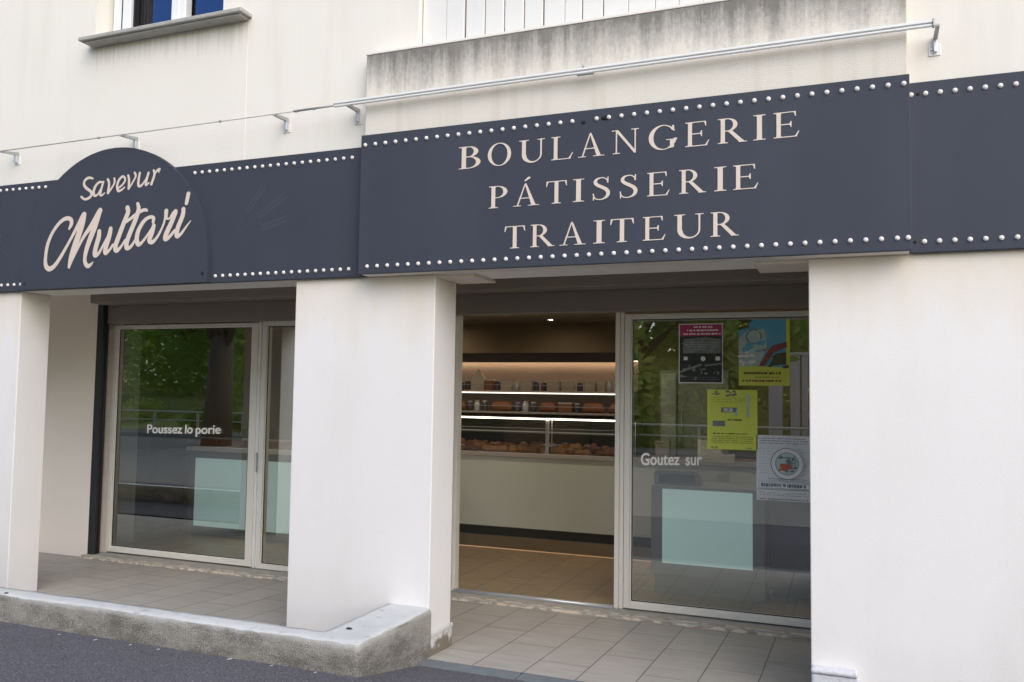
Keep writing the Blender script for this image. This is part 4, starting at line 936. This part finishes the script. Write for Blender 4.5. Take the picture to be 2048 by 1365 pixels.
# ================================================================== posters and lettering on the glass
PY = 1.790
def poster(name, x0, x1, z0, z1, label, base, shapes):
    m = MB(); mats = [M[base]]; m.box(x0, x1, PY, PY+.001, z0, z1)
    W, H = x1-x0, z1-z0
    for li, sh_ in enumerate(shapes):
        mn_, pts = sh_
        if M[mn_] not in mats: mats.append(M[mn_])
        m.mi = mats.index(M[mn_]); yy = PY-.0004-.00025*li/3
        if isinstance(pts, tuple):
            cx_, cy_, ro, ri = pts; n = 28
            A = [m.bm.verts.new((x0+cx_*W+ro*W*math.cos(6.2832*k/n), yy, z0+cy_*H+ro*W*math.sin(6.2832*k/n))) for k in range(n)]
            if ri:
                B = [m.bm.verts.new((x0+cx_*W+ri*W*math.cos(6.2832*k/n), yy, z0+cy_*H+ri*W*math.sin(6.2832*k/n))) for k in range(n)]
                for k in range(n): m.face([A[k], A[(k+1) % n], B[(k+1) % n], B[k]])
            else: m.face(A)
        else: m.face([m.bm.verts.new((x0+a*W, yy, z0+b*H)) for a, b in pts])
    return tag(m.build(name, mats, loc=((x0+x1)/2, PY, z0), recalc=False), label, 'poster')
Rr = lambda a, b, c, d: [(a, b), (c, b), (c, d), (a, d)]
def lines(mn_, x0, x1, z0, z1, rows, seed=1, gap=.3, frac=.55):
    r_ = random.Random(seed); out = []; H = (z1-z0)/rows
    for k in range(rows):
        z = z1-(k+.5)*H; x = x0+r_.uniform(0, .05)
        while x < x1-.02:
            w_ = r_.uniform(.012, .06); 
            if x+w_ > x1: break
            out.append((mn_, Rr(x, z-H*frac/2*r_.uniform(.6, 1), x+w_, z+H*frac/2))); x += w_+(.008 if r_.random() > gap else .028)
    return out
def blobs(mn_, x0, x1, z0, z1, n, s, seed):
    r_ = random.Random(seed); out = []
    for k in range(n):
        a, b = r_.uniform(x0, x1), r_.uniform(z0, z1); w_, h = s*r_.uniform(.3, 1.6), s*r_.uniform(.15, .7)
        out.append((mn_, [(a-w_, b-h*.3), (a-w_*.2, b-h), (a+w_, b-h*.2), (a+w_*.5, b+h), (a-w_*.6, b+h*.6)]))
    return out
poster('poster', -1.245, -.912, 1.843, 2.299, 'dark photo poster with a magenta headline band and white border, top left of the window', 'ink_white',
    [('paper_dark', Rr(.022, .016, .978, .984))]+[('ink_magenta', Rr(.022, .79, .978, .984))]+lines('ink_white', .33, .80, .915, .965, 1, 3)+lines('ink_white', .18, .93, .86, .91, 1, 4)+lines('ink_white', .08, .95, .80, .85, 1, 5)+
    [('paper_grey', [(.10, .50), (.95, .50), (.95, .74), (.60, .77), (.12, .74)])]+blobs('ink_grey', .12, .9, .5, .76, 26, .06, 6)+lines('ink_white', .12, .9, .60, .70, 3, 7, .3, .12)+
    [('paper_dark', Rr(.05, .36, .28, .47)), ('ink_white', Rr(.12, .385, .21, .445)), ('paper_dark', (.56, .41, .12, 0)), ('ink_white', (.56, .41, .055, 0)), ('paper_dark', Rr(.77, .36, .975, .47)), ('ink_white', Rr(.84, .38, .94, .445))]+
    [('paper_grey', [(.03, .17), (.55, .30), (.50, .33), (.03, .20)]), ('paper_grey', [(.60, .28), (.97, .32), (.97, .34), (.6, .31)])]+blobs('paper_grey', .05, .95, .05, .3, 16, .05, 8)+lines('ink_grey', .2, .95, .05, .12, 2, 9, .3, .25))
poster('poster', -.795, -.430, 1.83, 2.322, 'blue and lime poster with a rust-red figure, top right of the window', 'paper_lime',
    [('ink_blue', [(.0, .30), (.93, .28), (.93, 1), (.0, 1)]), ('ink_teal', [(.0, .28), (.40, .30), (.56, .60), (.50, .86), (.18, .84), (.0, .72)]), ('ink_olive', [(.0, .84), (.20, .88), (.22, 1), (.0, 1)])]+blobs('ink_olive', .02, .22, .86, .98, 8, .05, 11)+blobs('paper_lime', .02, .22, .86, .98, 6, .03, 12)+
    [('paper_grey', (.30, .74, .16, .13)), ('ink_teal', (.45, .76, .12, .09))]+blobs('ink_blue', .1, .5, .5, .68, 7, .07, 13)+blobs('ink_white', .0, .4, .30, .5, 8, .06, 19)+[('ink_rust', [(.40, .30), (.50, .29), (.70, .50), (.95, .58), (.93, .66), (.66, .60), (.52, .46)]), ('ink_olive', [(.60, .30), (.93, .32), (.93, .50), (.72, .48)])]+
    blobs('ink_red', .45, .9, .34, .62, 10, .03, 14)+blobs('ink_olive', .4, .93, .28, .45, 9, .05, 15)+lines('ink_olive', .08, .88, .15, .22, 1, 16, .2, .5)+lines('ink_olive', .3, .8, .115, .14, 1, 17, .3, .4)+lines('ink_rust', .06, .85, .05, .09, 1, 18, .5, .7))
poster('poster', -1.028, -.661, 1.350, 1.797, 'lime-yellow notice sheet with lines of small print in the middle of the window', 'paper_lime',
    blobs('ink_grey', .36, .60, .90, .99, 12, .035, 21)+blobs('ink_grey', .10, .24, .92, .96, 5, .03, 22)+[('ink_grey', Rr(.28, .62, .60, .70)), ('ink_white', Rr(.33, .635, .52, .685)), ('ink_grey', Rr(.11, .385, .36, .475)), ('paper_grey', Rr(.13, .40, .33, .46)), ('ink_teal', Rr(.79, .55, .84, .93)), ('ink_teal', [(.55, .56), (.59, .56), (.62, .68), (.58, .68)])]+lines('ink_grey', .34, .52, .64, .68, 1, 28, .3, .8)+lines('ink_grey', .15, .32, .41, .45, 1, 29, .3, .8)+
    lines('ink_olive', .07, .78, .78, .88, 3, 23, .6, .15)+lines('ink_olive', .38, .72, .47, .52, 1, 24, .3, .5)+lines('ink_olive', .10, .80, .24, .29, 1, 25, .5, .35)+lines('ink_olive', .07, .93, .10, .23, 4, 26, .25, .22)+lines('ink_grey', .05, .22, .02, .045, 1, 27, .2, .8)+lines('ink_grey', .75, .93, .02, .045, 1, 30, .2, .5))
poster('poster', -.669, -.285, .990, 1.466, 'pale grey-white sheet with a round crest, lower right of the window beside the right-hand wall', 'paper_white',
    lines('ink_grey', .03, .97, .86, .97, 3, 31, .25, .28)+lines('ink_teal', .03, .97, .40, .82, 9, 32, .25, .14)+[('paper_white', (.565, .572, .315, 0)), ('ink_grey', (.565, .572, .300, .286)), ('paper_white', (.565, .572, .26, 0)), ('ink_grey', (.565, .572, .215, .203)), ('ink_teal', (.565, .572, .203, 0))]+
    blobs('ink_grey', .44, .69, .46, .69, 26, .045, 33)+blobs('ink_red', .42, .64, .47, .57, 12, .045, 34)+blobs('ink_grey', .62, .72, .5, .64, 10, .03, 40)+[('ink_grey', Rr(.22, .335, .92, .342)), ('ink_teal', Rr(.04, .19, .97, .285)), ('paper_white', Rr(.05, .20, .96, .276))]+lines('ink_grey', .06, .95, .205, .272, 1, 35, .2, .8)+lines('ink_grey', .03, .97, .07, .15, 2, 36, .2, .18)+lines('ink_grey', .03, .97, .01, .05, 1, 37, .15, .45))
for lab_, h_, wd_ in (('white adhesive words Poussez lo porie on the left window', .120, (('Poussez', -6.505, -6.064, 1.300, .010), ('lo', -6.028, -5.934, 1.312, .002), ('porie', -5.898, -5.600, 1.312, .010))), ('white adhesive words Goutez sur on the poster window', .128, (('Goutez', -1.535, -1.234, 1.208, .012), ('sur', -1.190, -1.066, 1.220, .006)))):
    e = empty('window_lettering', (wd_[0][1], 1.79, wd_[0][3]), label=lab_, cat='lettering')
    for tx_, xa, xb, zz, rs in wd_: text_mesh(tx_, 'word', xa, xb, zz, 1.785, h_, M['decal_white'], e, rise=rs, weight=.018)

# ================================================================== across the street (seen mirrored in the glass)
def guard(x0, x1, y, label):
    e = empty('guard_rail', ((x0+x1)/2, y, .42), label=label, cat='railing')
    MB().tube((x0, y, 1.05), (x1, y, 1.05), .03).tube((x0, y, .80), (x1, y, .80), .02).build('rail', M['rail_steel'], e)
    n = int((x1-x0)/1.6)
    for i in range(n+1):
        x = x0+(x1-x0)*i/n; MB().box(x-.03, x+.03, y-.03, y+.03, .41, 1.04, .004).build('post', M['rail_steel'], e)
guard(-34, 8, -11.6, 'pale steel railing along the far pavement, mirrored in the shop windows')
for k, x in enumerate((-1.75, -1.30, -1.08, 3.0)):
    e = empty('gate_post', (x, -13.4, .4), label=['widest cream post across the street, mirrored left of the others in the poster window', 'middle cream post across the street, mirrored in the poster window', 'slim cream post across the street, mirrored right of the others', 'cream post across the street, standing alone'][k], cat='post', group='cream posts across the street')
    w_ = (.16, .11, .07, .1)[k]; MB().box(x-w_, x+w_, -13.4-w_, -13.4+w_, .0, 2.75, .01).build('shaft', M['post_cream'], e); MB().box(x-w_-.03, x+w_+.03, -13.43-w_, -13.37+w_, 2.751, 2.83, .01).build('cap', M['post_cream'], e)
def tree(x, y, z, H, Rc, lm, seed, label, n=9000, cb=.42, cs=.44, tr=.22):
    r_ = random.Random(seed); e = empty('leafy_tree', (x, y, z), label=label, cat='tree', group='trees across the street')
    m = MB(); m.tube((x, y, z-.3), (x+.1, y, z+H*.35), tr, tr*.68); tips = []
    for k in range(9):
        a = k*2.4; d = Rc*r_.uniform(.4, .8); q = (x+d*math.cos(a), y+d*math.sin(a), z+H*r_.uniform(.5, .85)); m.tube((x+.1, y, z+H*r_.uniform(.25, .36)), q, .08, .02, 6); tips.append(q)
    m.build('trunk', M['bark'], e)
    m = MB(); cl = []
    for k in range(34):
        a, b = r_.uniform(0, 6.28), r_.uniform(-.75, 1); q = Rc*r_.uniform(.45, 1); cl.append((x+q*math.cos(a)*math.sqrt(1-min(1, b*b)*.7), y+q*math.sin(a)*math.sqrt(1-min(1, b*b)*.7), z+H*cb+b*H*cs, Rc*r_.uniform(.22, .42)))
    for k in range(n):
        c = cl[k % len(cl)]; v = Vector((r_.gauss(0, 1), r_.gauss(0, 1), r_.gauss(0, 1))).normalized()*c[3]*r_.uniform(.6, 1.05); p_ = Vector(c[:3])+v
        u = Vector((r_.gauss(0, 1), r_.gauss(0, 1), r_.gauss(0, .6))).normalized(); w_ = u.orthogonal().normalized(); s = r_.uniform(.09, .20)
        m.quad(p_-u*s, p_-w_*s*.6, p_+u*s, p_+w_*s*.6)
    m.build('crown', M[lm], e, recalc=False)
e = empty('tall_fridge', (-1.35, 4.0, .089), label='tall grey refrigerator cabinet behind the counter, seen through the poster window', cat='refrigerator')
MB().box(-1.92, -1.20, 4.30, 4.9, .089, 2.02, .006).build('body', M['fridge_grey'], e)
MB().box(-1.72, -1.205, 4.282, 4.2995, .16, 1.98, .004).build('door', M['fridge_grey'], e); MB().box(-1.90, -1.74, 4.262, 4.2795, .16, 1.98, .004).build('side_panel', M['galv_dull'], e)
MB().tube((-1.68, 4.26, 1.2), (-1.68, 4.26, 1.6), .008).build('handle', M['galv_dull'], e)
for k, (xa, xb, z1, mm, lb) in enumerate(((-1.88, -1.74, 1.28, 'counter_trim', 'small beige box standing on the counter right of the display case'), (-1.45, -1.22, 1.34, 'card_white', 'square white packet on the counter in front of the refrigerator'), (-.80, -.52, 1.30, 'box_orange', 'brown box at the right end of the counter behind the posters'))):
    carton((xa+xb)/2, 3.95, 1.1125, xb-xa, z1-1.1125, mm, lb, 'packets on the right part of the counter')
spec = [(-1.5, -17, .9, 7, 3.0, 'leaf_mid'), (-6.0, -16, .7, 6.0, 2.8, 'leaf_light'), (-10.5, -18, 1.0, 7.5, 3.3, 'leaf_dark'), (-17.5, -17, 1.0, 7, 3.2, 'leaf_mid'), (-22.5, -19.5, 1.3, 7, 3.2, 'leaf_dark'), (-27, -21, 1.5, 7, 3.4, 'leaf_mid'), (-32, -22, 1.6, 8, 3.6, 'leaf_dark'), (3.5, -16.5, .9, 6.5, 3.0, 'leaf_dark'), (-4, -22, 1.6, 8, 3.6, 'leaf_dark')]
for k, s in enumerate(spec):
    tree(*s, 100+k, ['mid green tree mirrored in the poster window', 'light green tree mirrored left of the posters', 'dark green tree across the street between the two window reflections', 'mid green tree mirrored in the right part of the left window', 'dark green tree mirrored in the middle of the left window', 'mid green tree mirrored in the left part of the left window', 'far dark green tree at the left end of the street', 'dark green tree across the street on the right', 'tall dark tree behind the others across the street'][k])
def shrub(x, y, z, r0, lm, seed, label):
    r_ = random.Random(seed); e = empty('shrub', (x, y, z), label=label, cat='shrub', group='shrubs on the grass bank')
    m = MB()
    for k in range(5): m.tube((x, y, z-.1), (x+r_.uniform(-.6, .6)*r0, y+r_.uniform(-.5, .5)*r0, z+r0*r_.uniform(.4, .9)), .02, .006, 5)
    m.build('stem', M['bark'], e); m = MB()
    for k in range(1500):
        v = Vector((r_.gauss(0, 1), r_.gauss(0, 1), abs(r_.gauss(0, 1)))).normalized()*r0*r_.uniform(.4, 1); p_ = Vector((x, y, z))+Vector((v.x*1.3, v.y, v.z*.9))
        u = Vector((r_.gauss(0, 1), r_.gauss(0, 1), r_.gauss(0, .6))).normalized(); w_ = u.orthogonal().normalized(); s = r_.uniform(.04, .09)
        m.quad(p_-u*s, p_-w_*s*.6, p_+u*s, p_+w_*s*.6)
    m.build('foliage', M[lm], e, recalc=False)
for k, (x, y, z, r0, lm) in enumerate(((-23.5, -15.2, .6, .9, 'leaf_light'), (-20.3, -14.6, .5, .7, 'leaf_mid'), (-26.5, -16.5, .9, 1.1, 'leaf_dark'), (-18.0, -14.2, .5, .6, 'leaf_dark'), (-4.6, -13.9, .45, .9, 'leaf_mid'), (-3.2, -14.4, .5, .8, 'leaf_dark'), (-.4, -14.2, .45, .9, 'leaf_light'))):
    shrub(x, y, z, r0, lm, 300+k, ['pale shrub on the grass bank, mirrored in the left window', 'mid green shrub mirrored beside the trunk in the left window', 'large dark shrub mirrored at the left of the left window', 'small dark shrub mirrored at the right of the left window', 'mid green shrub mirrored low at the left of the poster window', 'dark shrub mirrored below the photo poster', 'pale shrub mirrored at the right of the poster window'][k])
tree(-15.1, -9.2, .3, 8, 2.6, 'leaf_dark', 150, 'thick-trunked street tree on the paving, its trunk mirrored in the left window', cb=.78, cs=.24, tr=.40)
# scraps on the asphalt
for k, (x, y, s, lb) in enumerate(((-4.17, -.94, .014, 'small white scrap on the asphalt near the low wall, second from the left'), (-3.91, -.93, .010, 'small white scrap on the asphalt near the low wall, third from the left'), (-4.45, -.95, .007, 'tiny white scrap on the asphalt, leftmost near the low wall'), (-3.70, -.93, .009, 'small white scrap on the asphalt under the left window'), (-3.22, -.90, .016, 'largest white scrap on the asphalt below the wide pillar'), (-2.94, -.90, .007, 'tiny white scrap on the asphalt left of the wall corner'), (-2.66, -.90, .008, 'tiny white scrap on the asphalt at the wall corner'))):
    m = MB(); z = road_z(y)+.002; m.prism([(x-s, y-s*.3), (x-s*.2, y-s*.5), (x+s, y-s*.1), (x+s*.7, y+s*.4), (x-s*.5, y+s*.35)], lambda a, b, d: (a, b+d*.1, d+(a-x)*.25), z, z+.003)
    tag(m.build('litter', M['card_white'], loc=(x, y, z)), lb, 'litter', 'scraps on the asphalt')
